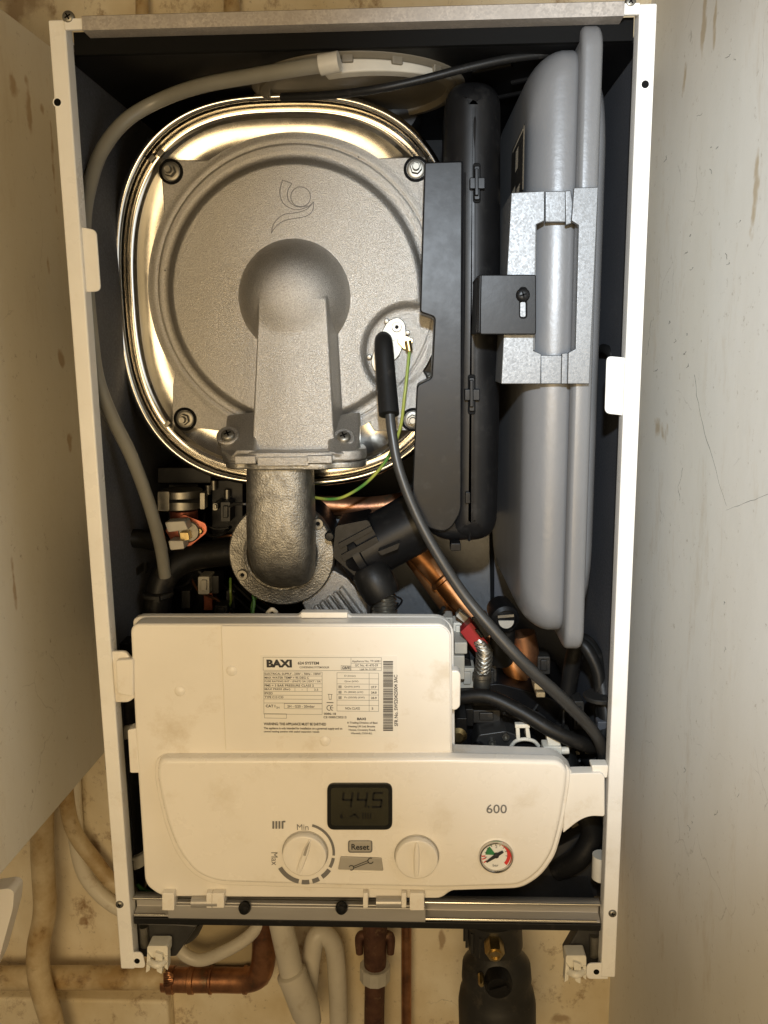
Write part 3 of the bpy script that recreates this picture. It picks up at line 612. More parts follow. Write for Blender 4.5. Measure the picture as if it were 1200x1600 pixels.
b.tube([Vector((c0.x, .066, zs[0])), Vector((c0.x-.0005, .066, zs[1])), Vector((c0.x-.001, .066, zs[2])), Vector((c0.x-.001, .070, zs[3]-.002)), Vector((c0.x-.001, .082, zs[3]-.011)), Vector((c0.x-.001, .094, zs[3]-.013)), Vector((c0.x-.001, .106, zs[3]-.013))], [r_*.96, r_, r_*1.02, r_*1.0, r_*.95, r_*.86, r_*.8], sec=sq, steps=8)
part(b, 'fan_elbow', 'cast_dark', angle=60, label='aged cast metal elbow running down to the fan')
fc = P(440, 865, .088)
b = B(); r = m(85, .088)
b.lathe(fc, Vector((0, -1, 0)), [(r, -.010), (r, 0), (r-.0012, .0015), (r-.012, .0015), (r-.0135, .0022), (r-.0148, .0015), (r-.0158, -.003), (r-.020, -.005), (.001, -.005)], 72); fan = part(b, 'fan_housing', 'cast_dark', angle=30)
for px, py in ((497, 818), (379, 898)): screw(px, py, .085, 9, fan, 'torx')
b = B(); a = P(500, 935, .13); b.lathe(fc+Vector((0, .012, 0)), Vector((0, 1, 0)), [(r*.9, 0), (r*.98, .02), (r*.98, .05)], 48); done(b, 'fan_casing', 'black', fan)
# silver motor body and black intake at the right of the fan
b = B(); a = P(478, 972, .12); c = P(560, 905, .11)
b.prism(rpoly([(470, 940), (520, 890), (545, 905), (575, 945), (572, 1000), (500, 1000)], 5), .095, .15)
for k_ in range(6): b.prism([(478+k_*10, 958-k_*7), (484+k_*10, 952-k_*7), (520+k_*10, 1000-k_*7), (512+k_*10, 1004-k_*7)], .091-k_*.0006, .10)
part(b, 'gas_valve_casting', 'cast', bevel=.0015)
b = B(); a = P(556, 868, .092); c = P(680, 800, .092)
b.lathe(a, c-a, [(m(40, .1), -.01), (m(46, .1), 0), (m(51, .1), .002), (m(51, .1), .008), (m(47, .1), .009), (m(47, .1), .045), (m(48, .1), .062)], 44)
ink = part(b, 'air_intake', 'black')
b = B(); b.prism(rpoly([(524, 822), (575, 812), (605, 870), (560, 905), (520, 870)], 6), .070, .12); b.prism(rpoly([(532, 868), (588, 838), (592, 846), (537, 878)], 1), .066, .08); b.prism(rpoly([(528, 850), (580, 822), (583, 829), (531, 858)], 1), .066, .08)
b.prism(rpoly([(590, 862), (625, 848), (622, 858), (596, 868)], 2), .056, .08)
done(b, 'intake_collar', 'black', ink, bevel=.0012)
b = B(); a = P(578, 892, .075); c = P(600, 935, .070); b.lathe(a, c-a, [(.012, -.004), (.015, 0), (.0158, .01), (.0150, .02), (.0135, (c-a).length)], 28); done(b, 'intake_sleeve', 'rubber', ink)
b = B(); b.ribbed(P(599, 926, .072), P(604, 985, .070), .0105, .0030, .0018, 24); part(b, 'corrugated_gas_hose', 'zinc')
b = B(); b.tube([P(588, 925, .066), P(612, 930, .062), P(628, 938, .066), P(618, 952, .068), P(622, 942, .066)], .0008, n=6); part(b, 'wire_clip', 'black')
for k_, (x, y) in enumerate(((515, 838), (650, 812))):
    b = B(); b.lathe(P(x, y, .068 if k_ == 0 else .07), Vector((0, -1, 0)), [(.004, -.005), (.004, 0), (.003, .0016), (.0001, .0018)], 14); done(b, 'intake_pin', 'black', ink)

# silencer
b = B()
pillow(b, rpoly([(696, 117), (786, 117), (785, 600), (779, 850), (697, 852), (697, 600)], [46, 46, 200, 44, 44, 200], 9), .038, .120, .0185)
sil = part(b, 'air_silencer', 'black', angle=75)
b = B(); b.prism(rpoly([(663, 253), (723, 251), (721, 800), (700, 835), (658, 822), (643, 790), (651, 602), (674, 591), (679, 496), (656, 488)], [4, 4, 12, 20, 22, 16, 6, 5, 5, 5]), .036, .082); done(b, 'silencer_lid', 'black', sil, bevel=.0022, seg=3)
b = B(); pillow(b, rpoly([(656, 650), (772, 650), (776, 800), (748, 847), (695, 849), (660, 828), (646, 785)], [34, 34, 30, 34, 34, 28, 28], 8), .0425, .115, .010); done(b, 'silencer_sump', 'black', sil, angle=75)
b = B(); b.tube([P(743, 150, .047), P(742, 185, .0388), P(741, 250, .0392), P(739, 500, .0395), P(736, 780, .0395), P(733, 845, .044)], .0011, n=8); b.tube([P(727, 270, .040), P(724, 520, .040), P(722, 790, .042)], .0016, n=8)
done(b, 'seam_ridge', 'black', sil)
for px, py in ((745, 285), (737, 616)):
    b = B(); b.prism(rect(px-6, py-31, px+6, py+32, 5), .0365, .041, 1); b.prism(rect(px-4, py-26, px+5, py+27, 3), .0335, .040); b.prism(rect(px-11, py-8, px+13, py+10, 2), .0318, .040); b.prism(rect(px-3, py-22, px+3, py+20, 2), .0295, .036); done(b, 'snap_clip', ['black', 'shade_black'], sil, bevel=.0007)
for px, py, w_, h_ in ((731, 778, 4, 9), (712, 855, 8, 6)):
    b = B(); b.prism(rect(px-w_, py-h_, px+w_, py+h_, 2), .034 if py > 160 else .039, .06); done(b, 'moulded_nib', 'black', sil, bevel=.0006)

# expansion vessel
XS = P(913, 560, .004).x; yf, yb = .003, .245; zv1 = P(914, 31, .004).z; zv0 = P(880, 1021, .004).z
def vring(X, ins, r, n=9):
    q = rpoly([(yf+ins, zv0+ins), (yb-ins, zv0+ins), (yb-ins, zv1-ins), (yf+ins, zv1-ins)], r, n)
    return [Vector((X, y, z)) for y, z in q]
b = B(); b.loft([vring(XS+x, i, r) for x, i, r in ((-.0078, .016, .012), (-.0078, .0042, .014), (-.0074, .0022, .015), (-.0062, .0006, .016), (-.0045, 0, .016), (.0025, 0, .016), (.0045, .0008, .016), (.0060, .0028, .015), (.0065, .0055, .014), (.0065, .018, .012))])
ves = part(b, 'expansion_vessel', 'vessel', angle=60, label='flat grey painted expansion vessel')
rg = [(-.0070, .0115, .018), (-.010, .0100, .020)]
for k_ in range(9):
    t = math.pi/2*k_/8; rg.append((-.0170-.0215*math.sin(t), .0100+.0205*(1-math.cos(t)), (.020+.018*k_/8)))
rg += [(-.0390, .045, .045), (-.0392, .07, .045)]
def vr2(x, i, r, sg):
    q = vring(XS+x, i, r)
    for v in q: v.x += sg*.045*max(0, v.y-.03)*min(1, abs(x)/.03)*-1
    return q
b = B(); b.loft([vr2(x, i, r, .5) for x, i, r in rg]); done(b, 'front_shell', 'vessel', ves, angle=70)
b = B(); b.loft([vring(XS+x, i, r) for x, i, r in ((.005, .0175, .045), (.007, .0165, .047), (.010, .0175, .050), (.013, .021, .052), (.0148, .026, .055), (.0158, .034, .055), (.016, .046, .05))]); done(b, 'rear_shell', 'vessel', ves, angle=70)
XL = XS-.0430
b = B()
a = [PX(x, y, XL) for x, y in ((800, 235), (820, 192), (817, 298), (798, 330))]; b.face([b.bm.verts.new(p) for p in a]); done(b, 'vessel_sticker', 'lead', ves)
b = B()
for l in (((801, 236), (819, 196), (819, 200), (801, 240)), ((818, 196), (820, 196), (818, 296), (816, 296)), ((806, 238), (810, 228), (809, 262), (805, 270)), ((800, 300), (805, 290), (805, 310), (800, 320)), ((807, 296), (812, 286), (811, 300), (807, 306))): b.face([b.bm.verts.new(PX(x, y, XL-.0002)) for x, y in l])
done(b, 'sticker_print', 'offwhite', ves)

# galvanised clamp bracket round the vessel
b = B()
b.prism([(799, 301), (851, 298), (851, 345), (838, 351), (834, 548), (846, 553), (845, 600), (783, 600), (788, 500)], -.0005, .004)
b.prism([(799, 301), (806, 301), (790, 600), (783, 600)], -.0003, .11)
b.prism([(852, 299), (884, 298), (884, 347), (852, 347)], .0035, .0065); b.prism([(845, 555), (878, 555), (877, 600), (845, 600)], .0035, .0065)
b.prism([(883, 298), (892, 297), (900, 347), (884, 352)], .0015, .0055); b.prism([(878, 552), (889, 551), (889, 600), (877, 600)], .0015, .0055)
b.prism([(897, 293), (935, 292), (921, 600), (887, 600), (888, 551), (899, 545), (904, 352), (893, 345)], -.0055, -.0015)
b.prism([(929, 292), (935, 292), (921, 600), (915, 600)], -.0053, .06)
b.prism([(836, 351), (839, 351), (836, 548), (833, 548)], -.0003, .012)
part(b, 'vessel_bracket', 'galv', bevel=.0012, seg=3)
# black tab joining the silencer to the bracket
b = B(); b.prism(rect(750, 429, 838, 523, 4), -.011, -.007); b.prism([(748, 429), (753, 429), (751, 521), (746, 521)], -.0125, -.007); b.prism(rect(745, 431, 833, 436, 0), -.009, .036)
b.prism([(746, 431), (752, 431), (750, 521), (743, 521)], -.008, .045)
tb = part(b, 'bracket_tab', 'black', bevel=.0009)
b = B(); b.prism(rect(811, 448, 824, 498, 6), -.0113, -.0108); done(b, 'slot_shadow', 'shade_black', tb)
b = B(); b.prism(rect(813, 472, 821, 495, 3), -.0116, -.0112); done(b, 'slot_opening', 'galv', tb)
screw(817, 461, -.0115, 10.5, tb, 'cross', 'black')
# copper hoses etc
def ptube(name, pts, r, mt, parent=None, **k):
    b = B(); b.tube([P(*p) for p in pts], r, n=k.pop('n', 16), steps=8); return done(b, name, mt, parent or boiler, **k)
ptube('condensate_hose', [(516, 100, .010), (477, 105, .018), (393, 119, .036), (310, 135, .056), (247, 158, .072), (197, 188, .066), (160, 234, .052), (140, 290, .036), (131, 350, .024), (134, 430, .018), (142, 520, .018), (152, 590, .026), (174, 650, .036), (206, 715, .050), (232, 785, .064), (250, 850, .08), (258, 900, .09)], .0051, 'hose', label='milky translucent hose arching over the heat exchanger and down the left side')
# flue turret and collector
cx_ = P(556, 100, .10).x; tc_ = Vector((cx_+.002, .098, .680))
b = B(); b.lathe(tc_, Vector((0, 0, -1)), [(.080, 0), (.080, .0035), (.077, .006), (.0745, .0065), (.0735, .0085), (.071, .0095), (.067, .0095), (.066, .005), (.0001, .005)], 72, cap=(False, False)); fl = part(b, 'flue_turret', 'ring')
for i in range(4):
    th = math.pi*(1.35+.42*i/3); b = B(); b.obox(tc_+Vector((.0745*math.cos(th), .0745*math.sin(th), -.0065)), Vector((math.sin(th), -math.cos(th), 0))*.004, Vector((math.cos(th), math.sin(th), 0))*.004, Vector((0, 0, .003))); done(b, 'turret_lug', 'ring', fl, bevel=.001)
b = B(); a0, a1 = math.radians(256), math.radians(318); rings = []
for i in range(13):
    th = a0+(a1-a0)*i/12; e = Vector((math.cos(th), math.sin(th), 0)); h = .0095*(1-.45*i/12)
    rings.append([tc_+e*.0765+Vector((0, 0, -.0065)), tc_+e*.0765+Vector((0, 0, -.0065-h)), tc_+e*.068+Vector((0, 0, -.0075-h)), tc_+e*.066+Vector((0, 0, -.0065))])
b.loft(rings); done(b, 'turret_spout', 'offwhite', fl, bevel=.0012, seg=3)
b = B(); b.tube([P(500, 102, .012), P(530, 96, .010)], .0064, n=16, smooth=False); done(b, 'hose_spigot', 'offwhite', fl)
ptube('flue_cable', [(440, 152, .060), (520, 148, .045), (590, 139, .034), (660, 124, .032), (730, 106, .032), (800, 91, .034), (880, 82, .04)], .0028, 'rubber')
b = B(); b.lathe(P(615, 172, .16), Vector((0, -1, 0)), [(.024, -.02), (.024, 0), (.020, .006), (.0001, .008)], 30); part(b, 'sensor_cap', 'black')
# copper pipes
ptube('copper_return_pipe', [(470, 786, .16), (560, 792, .16), (620, 786, .16), (670, 770, .16)], .0090, 'old_copper')
b = B(); b.prism(rect(505, 800, 590, 818, 4), .175, .18); part(b, 'steel_bar', 'galv', bevel=.001)
ptube('copper_flow_pipe', [(640, 850, .15), (690, 905, .14), (740, 965, .13), (790, 1020, .12), (806, 1055, .115), (807, 1090, .115)], .0098, 'copper')
ptube('copper_gas_pipe', [(630, 850, .165), (670, 905, .16), (720, 975, .155), (760, 1030, .15)], .0080, 'copper')
for px, py, y, s_ in ((690, 905, .14, 1), (742, 967, .1295, 1)):
    b = B(); a = P(px, py, y); b.lathe(a, (P(790, 1020, .12)-P(690, 905, .14)), [(.0098, -.002), (.0115, 0), (.0115, .003), (.0098, .004)], 22); part(b, 'pipe_bead', 'copper')
b = B(); a = P(806, 1078, .112); b.lathe(a, Vector((0, 0, -1)), [(.0125, 0), (.0145, .002), (.0145, .008), (.02, .009), (.02, .016)], 20); part(b, 'pipe_union', 'rubber')
ptube('drain_pipe', [(815, 990, .13), (822, 1030, .13), (820, 1100, .13)], .012, 'old_copper')
# red plug, black cap, braided hose
b = B(); c = P(740, 990, .075); u = (P(756, 985, .075)-P(722, 995, .075)); A1 = P(722, 975, .075); A2 = P(750, 1000, .075)
b.prism(rpoly([(736, 972), (763, 1006), (744, 1020), (719, 988)], 2), .070, .085); rp = part(b, 'red_plug', 'red', bevel=.001)
b = B(); b.prism(rpoly([(718, 955), (740, 972), (733, 980), (712, 963)], 2), .085, .095); done(b, 'plug_wires', 'offwhite', rp, bevel=.001)
b = B(); b.prism([(737, 966), (751, 962), (770, 990), (758, 998)], .068, .072); b.prism([(742, 985), (746, 983), (756, 995), (752, 998)], .0665, .071); done(b, 'plug_latch', 'rubber', rp, bevel=.0006)
b = B(); a = P(788, 965, .06); b.lathe(a, Vector((.1, -1, -.1)), [(.0105, -.02), (.0118, 0), (.0112, .004), (.0085, .006), (.0085, .002), (.0001, .003)], 28); cp_ = part(b, 'gauge_cap', 'black')
b = B(); b.prism(circ(None, 791, 970, 12, 18, 0, 180), .0545, .056); done(b, 'cap_insert', 'grey_btn', cp_)
b = B(); b.prism([(778, 962), (803, 960), (803, 964), (778, 966)], .0540, .056); done(b, 'cap_glint_bar', 'zinc', cp_)
ptube('cap_stem', [(786, 975, .07), (785, 1000, .075), (783, 1030, .085)], .010, 'rubber')
def braid(pts, r, name):
    b = B(); Q = [P(*p) for p in pts]; b.tube(Q, r*.9, n=12)
    L = [Q[0]+(Q[-1]-Q[0])*t for t in [i/60 for i in range(61)]]
    def at(t):
        k = t*(len(Q)-1); i = min(int(k), len(Q)-2); return Q[i].lerp(Q[i+1], k-i)
    for sgn in (-1, 1):
        for ph in range(6):
            l = []
            for i in range(41):
                t = i/40; th = sgn*(t*9+ph*math.pi/3); p = at(t); l.append(p+Vector((math.cos(th)*r, math.sin(th)*r, 0)))
            b.tube(l, r*.13, n=4, smooth=False)
    return part(b, name, 'zinc')
br = braid([(748, 1000, .075), (757, 1015, .072), (756, 1035, .070), (753, 1052, .070)], .0062, 'braided_hose')
b = B(); a = P(753, 1050, .069); b.lathe(a, Vector((0, 0, -1)), [(.006, 0), (.0078, .001), (.0078, .004), (.0068, .005), (.0072, .012), (.006, .014)], 20); done(b, 'hose_ferrule', 'zinc', br)
# hydraulic block of dark mouldings behind the control box
b = B()
b.prism(rpoly([(712, 1075), (780, 1068), (845, 1085), (905, 1110), (925, 1200), (712, 1200)], 8), .085, .20)
b.prism(rpoly([(700, 1020), (735, 1030), (742, 1075), (705, 1078)], 4), .09, .13)
hb_ = part(b, 'hydraulic_block', 'black', bevel=.003)
b = B(); b.prism(rpoly([(738, 1172), (748, 1148), (790, 1142), (812, 1150), (820, 1180), (740, 1182)], 4), .055, .085); pm = done(b, 'pump_head', 'lead', hb_, bevel=.002)
for x, y, r in ((748, 1168, .005), (769, 1160, .003), (790, 1150, .003), (800, 1168, .0035)):
    b = B(); b.lathe(P(x, y, .054), Vector((0, -1, 0)), [(r, -.002), (r, .003), (r*.6, .003), (r*.6, 0), (.0001, 0)], 16); done(b, 'pump_port', 'black' if r > .004 else 'zinc', hb_)
for (x0, y0, x1, y1, mt) in ((712, 1122, 730, 1170, 'black'), (722, 1108, 740, 1135, 'rubber'), (835, 1068, 853, 1078, 'clip'), (838, 1082, 852, 1090, 'clip'), (706, 1025, 726, 1062, 'offwhite'), (710, 1004, 730, 1022, 'offwhite')):
    b = B(); b.prism(rect(x0, y0, x1, y1, 2), .07 if mt != 'black' else .05, .10); done(b, 'block_fitting', mt, hb_, bevel=.001)
b = B(); b.lathe(P(716, 1150, .05), Vector((0, -1, 0)), [(.007, -.01), (.007, 0), (.004, .003), (.0001, .003)], 18); done(b, 'brass_plug', 'brass', hb_)
# white clips
b = B(); b.prism([(805, 1132), (828, 1132), (828, 1138), (805, 1138)], .035, .040); b.prism([(806, 1138), (812, 1138), (813, 1158), (807, 1158)], .035, .040); b.prism([(821, 1138), (827, 1138), (830, 1158), (823, 1158)], .036, .041)
b.tube([P(798, 1167, .038), P(806, 1158, .036), P(820, 1155, .035), (P(834, 1158, .036)), P(842, 1166, .038)], .0016, n=8); part(b, 'white_spring_clip', 'clip', bevel=.0006)
b = B(); b.lathe(P(820, 1172, .055), Vector((0, -1, 0)), [(.012, -.02), (.012, .01), (.010, .013), (.0001, .013)], 30); part(b, 'valve_cap', 'black')
b = B(); b.prism(rpoly([(853, 1146), (868, 1148), (876, 1160), (876, 1172), (858, 1172)], 3), .03, .045); b.prism(rect(849, 1167, 878, 1181, 2), .027, .040); b.tube([P(876, 1173, .033), P(889, 1172, .033)], .003, n=10, smooth=False); part(b, 'white_plug', 'clip', bevel=.0008)
# right-hand black cables
ptube('black_cable', [(715, 1090, .05), (760, 1088, .045), (810, 1110, .038), (860, 1140, .03), (905, 1160, .03), (930, 1165, .04), (945, 1140, .05)], .0058, 'rubber')
ptube('pump_cable', [(868, 1150, .09), (885, 1090, .09), (895, 1030, .088), (905, 1002, .085), (922, 1012, .08), (935, 1045, .07), (944, 1090, .06), (950, 1140, .05)], .0068, 'rubber')
ptube('fan_cable', [(905, 1003, .075), (918, 1015, .070), (934, 1048, .065), (938, 1080, .062), (940, 1120, .06), (944, 1160, .06)], .0050, 'rubber')
ptube('looped_cable', [(880, 1170, .06), (905, 1250, .05), (925, 1300, .05), (905, 1340, .05), (870, 1360, .06)], .009, 'rubber')
ptube('vessel_cable', [(942, 545, .10), (950, 548, .09), (957, 556, .085), (960, 570, .09)], .004, 'rubber')
ptube('cable_loom', [(850, 1085, .12), (880, 1120, .10), (900, 1150, .08), (935, 1190, .06)], .010, 'rubber')
b = B(); b.prism(rect(934, 1128, 953, 1162, 3), .045, .055); part(b, 'cable_tag', 'liner', bevel=.001)
b = B(); b.lathe(P(940, 1350, .03), Vector((0, 0, -1)), [(.0075, -.008), (.0075, .012), (.005, .014)], 18); part(b, 'white_clip', 'clip')

# left-hand hoses, clips and sensor
ptube('rubber_hose', [(380, 862, .13), (330, 866, .12), (290, 874, .11), (258, 898, .10), (246, 940, .095), (246, 1000, .095)], .0118, 'rubber', label='thick black hose curving over below the heat exchanger')
ptube('cable_sleeve', [(255, 850, .11), (220, 842, .095), (190, 845, .085), (176, 868, .08), (172, 910, .078), (172, 1000, .078), (180, 1200, .08)], .0080, 'rubber')
ptube('left_down_pipe', [(196, 1000, .05), (200, 1150, .05), (206, 1300, .05), (212, 1430, .05)], .010, 'rubber')
for px, py in ((190, 1140), (206, 1342)):
    c = P(px, py, .045); b = B(); b.lathe(c+Vector((0, .002, -.005)), Vector((0, 0, 1)), [(.0112, 0), (.0122, .001), (.0122, .010), (.0112, .011)], 24); part(b, 'pipe_band', 'clip')
b = B(); b.prism(rpoly([(165, 850), (250, 840), (330, 900), (340, 960), (330, 1010), (170, 1010)], 12), .15, .24); part(b, 'sump_moulding', 'black', bevel=.006)
b = B(); b.prism(rect(245, 730, 330, 756, 3), .14, .25); b.prism(rect(262, 756, 310, 900, 3), .15, .20); b.prism(rect(330, 750, 380, 860, 5), .15, .22); part(b, 'exchanger_outlet', 'black', bevel=.002)
for x, y in ((325, 765), (355, 772), (334, 758)):
    b = B(); b.tube([P(x, y-7, .145), P(x, y+7, .145)], .003, n=10, smooth=False); part(b, 'bright_pin', 'zinc')
b = B(); zc0 = P(285, 770, .10).z; zc1 = P(285, 800, .10).z; cc = P(285, 785, .12)
b.lathe(Vector((cc.x, .12, zc1)), Vector((0, 0, 1)), [(.0165, 0), (.0172, .0004), (.0172, zc0-zc1-.0004), (.0165, zc0-zc1)], 30); b.prism(rect(246, 768, 264, 799, 2), .098, .101); b.prism(rect(312, 770, 320, 796, 2), .095, .105); b.prism(rect(262, 781, 314, 786, 1), .1015, .103, 1)
part(b, 'steel_hose_clip', ['zinc', 'shade_black'], bevel=.0004)
b = B(); b.lathe(P(288, 815, .13), Vector((0, 0, -1)), [(.012, -.01), (.012, .03), (.014, .04)], 24); part(b, 'sensor_pipe', 'copper_red')
b = B(); b.prism(rpoly([(257, 828), (285, 803), (322, 818), (324, 832), (296, 855), (270, 850)], 6), .108, .111); sf = part(b, 'sensor_flange', 'copper_red', bevel=.0006)
b = B(); b.lathe(P(297, 829, .108), Vector((0, -1, 0)), [(.0092, -.001), (.0092, .004), (.0082, .005), (.0001, .005)], 26); done(b, 'sensor_button', 'zinc', sf)
b = B(); b.lathe(P(313, 829, .107), Vector((0, -1, 0)), [(.0032, -.001), (.0032, .002), (.002, .003), (.0001, .003)], 6); done(b, 'flange_rivet', 'brass', sf)
b = B(); b.prism(rpoly([(257, 816), (288, 814), (294, 828), (262, 832)], 3), .088, .104); b.prism(rpoly([(262, 845), (286, 845), (288, 858), (266, 860)], 3), .088, .104); done(b, 'sensor_plug', 'offwhite', sf, bevel=.001)
b = B(); b.prism(rpoly([(280, 832), (294, 832), (296, 844), (282, 846)], 2), .094, .104); done(b, 'sensor_terminal', 'brass', sf, bevel=.0005)
ptube('fan_earth_wire', [(392, 915, .10), (397, 940, .095), (392, 970, .09)], .0014, 'earth'); ptube('fan_earth_wire', [(403, 925, .10), (394, 948, .095), (398, 970, .09)], .0014, 'earth')
ptube('panel_earth_wire', [(418, 958, .03), (425, 952, .028), (432, 957, .03)], .0016, 'offwhite')
ptube('base_earth_wire', [(215, 1383, .03), (228, 1392, .025), (260, 1399, .022), (300, 1402, .022)], .0016, 'green')
for x, y, mt in ((360, 935, 'offwhite'), (325, 938, 'copper_red'), (335, 912, 'liner'), (290, 935, 'offwhite')):
    b = B(); b.prism(rect(x-7, y-12, x+7, y+16, 2), .13, .15); part(b, 'wiring_plug', 'lead' if mt == 'liner' else 'bracket' if mt == 'offwhite' else 'copper_red', bevel=.001)
for i, (x, mt) in enumerate(((300, 'old_copper'), (306, 'rubber'), (372, 'rubber'), (378, 'old_copper'), (366, 'lead'), (350, 'rubber'))):
    ptube('loose_wire', [(x, 905+i*2, .14), (x+12, 925, .13), (x+40, 938+i*3, .125), (x+60, 960, .12)], .0011, mt, n=6)

# small wires, ties and plugs in the shade round the fan and pump
rw = random.Random(11)
def wires(n, x0, x1, y0, y1, yd, cols, L=60, r=.0011):
    for i in range(n):
        x = rw.uniform(x0, x1); y = rw.uniform(y0, y1); a = rw.uniform(0, 6.28); pts = []
        for k_ in range(4):
            pts.append((min(max(x, x0-10), x1+10), min(max(y, y0-10), y1+14), yd+rw.uniform(-.012, .012))); x += L/3*math.cos(a); y += L/3*math.sin(a); a += rw.uniform(-.8, .8)
        ptube('loose_wire', pts, r*rw.uniform(.8, 1.4), cols[i % len(cols)], n=6)
wires(9, 180, 350, 890, 960, .125, ['rubber', 'old_copper', 'lead', 'earth', 'dusty'])
wires(8, 720, 930, 1090, 1175, .052, ['rubber', 'lead', 'dusty', 'rubber', 'offwhite'])
wires(6, 620, 760, 960, 1080, .11, ['rubber', 'lead', 'offwhite', 'dusty'])
wires(4, 330, 380, 740, 850, .13, ['rubber', 'lead', 'old_copper'])
for x, y, w_, h_, yd, mt in ((318, 915, 9, 14, .12, 'offwhite'), (345, 955, 10, 8, .11, 'dusty'), (205, 905, 8, 18, .09, 'dusty'), (352, 800, 8, 16, .13, 'dusty'), (336, 792, 4, 6, .125, 'zinc'), (730, 1060, 12, 16, .085, 'offwhite'),
        (768, 1060, 8, 20, .09, 'dusty'), (885, 1160, 9, 12, .05, 'dusty'), (760, 1120, 22, 10, .075, 'dusty'), (905, 1120, 8, 24, .07, 'dusty'), (850, 1040, 10, 14, .12, 'dusty'), (716, 985, 8, 12, .10, 'clip'), (700, 975, 8, 10, .11, 'offwhite')):
    b = B(); b.prism(rect(x-w_, y-h_, x+w_, y+h_, 3), yd, yd+.02); b.prism(rect(x-w_*.5, y-h_*.6, x+w_*.5, y+h_*.6, 2), yd-.003, yd+.002); part(b, 'wiring_plug', mt, bevel=.0012)
for x, y in ((246, 925), (176, 900), (905, 1152), (938, 1085)):
    b = B(); a = P(x, y, .09 if x < 300 else .055); b.lathe(a, Vector((0, .0, -1)), [(.0128, 0), (.0134, .0006), (.0134, .0030), (.0128, .0036)], 20); b.obox(a+Vector((.004, -.0135, -.002)), Vector((.002, 0, 0)), Vector((0, .002, 0)), Vector((0, 0, .0022))); part(b, 'cable_tie', 'dusty')

# ------------------------------------------------------------------ control box
b = B()
top = rpoly([(203, 975), (692, 975), (706, 990), (707, 1178), (872, 1184), (895, 1206), (893, 1232), (882, 1290), (868, 1338), (846, 1370), (815, 1389), (705, 1392), (690, 1405), (262, 1402), (248, 1399), (226, 1383), (223, 1330), (213, 1180)],
            [16, 16, 8, 0, 20, 6, 8, 20, 12, 20, 14, 14, 14, 4, 10, 16, 40, 30])
b.prism(top, .0, .018); box = part(b, 'control_box', 'plastic', bevel=.0022, seg=3, label='white plastic control box hinged across the lower part')
b = B(); b.prism(rpoly([(207, 968), (218, 963), (465, 963), (470, 958), (543, 958), (548, 963), (690, 964), (709, 980), (711, 1178), (600, 1300), (225, 1300)], [8, 10, 3, 3, 3, 3, 14, 14, 0, 0, 0]), .0175, .026); done(b, 'box_rear_lip', 'plastic', box, bevel=.0015)
b = B(); b.prism(rect(470, 957, 543, 966, 2), .012, .02); done(b, 'finger_grip', 'plastic', box, bevel=.0008)
b = B(); b.prism(rpoly([(345, 978), (692, 979), (703, 990), (704, 1174), (352, 1173)], [3, 10, 8, 3, 3]), -.0010, .004); done(b, 'raised_field', 'plastic', box, bevel=.0008)
fas = rpoly([(247, 1187), (700, 1186), (872, 1190), (886, 1203), (884, 1230), (875, 1285), (862, 1333), (842, 1364), (812, 1384), (693, 1388), (500, 1384), (340, 1379), (307, 1366), (280, 1334), (262, 1290), (250, 1240), (246, 1215)],
            [14, 0, 14, 12, 10, 20, 14, 18, 16, 20, 20, 20, 20, 20, 30, 30, 5])
b = B(); b.prism(fas, -.0095, .002, taper=.012); fa = done(b, 'fascia', 'plastic2', box, bevel=.0032, seg=4)
b = B(); b.prism(rpoly([(243, 1182), (700, 1180), (874, 1185), (892, 1202), (889, 1232), (880, 1287), (866, 1336), (845, 1368), (813, 1388), (693, 1392), (500, 1388), (338, 1383), (303, 1369), (276, 1337), (258, 1292), (246, 1240), (242, 1215)], [14, 0, 14, 12, 10, 20, 14, 18, 16, 20, 20, 20, 20, 20, 30, 30, 5]), -.0024, .002); done(b, 'fascia_surround', 'plastic', box, bevel=.001)
for x, y in ((362, 1048), (281, 1080), (508, 1158)):
    b = B(); b.lathe(P(x, y, -.001 if x > 350 else 0), Vector((0, -1, 0)), [(.0042, -.0005), (.0040, .0003), (.003, .0010), (.0001, .0013)], 22); done(b, 'boss_mark', 'plastic', box)
# side lugs, clips and right-hand arm
b = B(); b.prism(rpoly([(173, 1018), (196, 1018), (203, 1028), (214, 1032), (214, 1088), (200, 1098), (176, 1098)], [3, 6, 4, 0, 0, 5, 5]), .002, .006); b.prism(rpoly([(180, 1032), (208, 1030), (208, 1090), (183, 1084)], 5), -.003, .004); done(b, 'hinge_lug', 'plastic', box, bevel=.0012)
b = B(); b.prism(rpoly([(199, 1141), (212, 1138), (218, 1208), (203, 1208)], 3), .0, .012); done(b, 'side_clip', 'plastic', box, bevel=.0012)
b = B(); b.prism(rpoly([(705, 1048), (716, 1048), (720, 1054), (719, 1104), (713, 1110), (706, 1110)], [0, 4, 3, 3, 4, 0]), .002, .012); done(b, 'side_clip', 'plastic', box, bevel=.0012)
b = B(); b.prism(rpoly([(885, 1209), (910, 1208), (940, 1208), (945, 1214), (945, 1276), (922, 1275), (905, 1282), (880, 1302)], [0, 6, 6, 4, 4, 12, 12, 0]), -.001, .010); b.prism(rpoly([(924, 1196), (951, 1196), (949, 1216), (928, 1214)], 3), .002, .012); done(b, 'side_arm', 'plastic', box, bevel=.0016)
for x0, x1 in ((253, 272), (322, 331), (331, 350), (567, 575), (627, 635), (640, 663)):
    b = B(); b.prism(rpoly([(x0, 1396), (x1, 1396), (x1, 1423), (x0, 1423)], 2) if x1-x0 > 17 and x0 != 331 else rpoly([(x0, 1396), (x1, 1396), (x1, 1419), (x0, 1419)], 2), -.006, .006); done(b, 'hinge_finger', 'plastic', box, bevel=.0008)
YF = -.0095
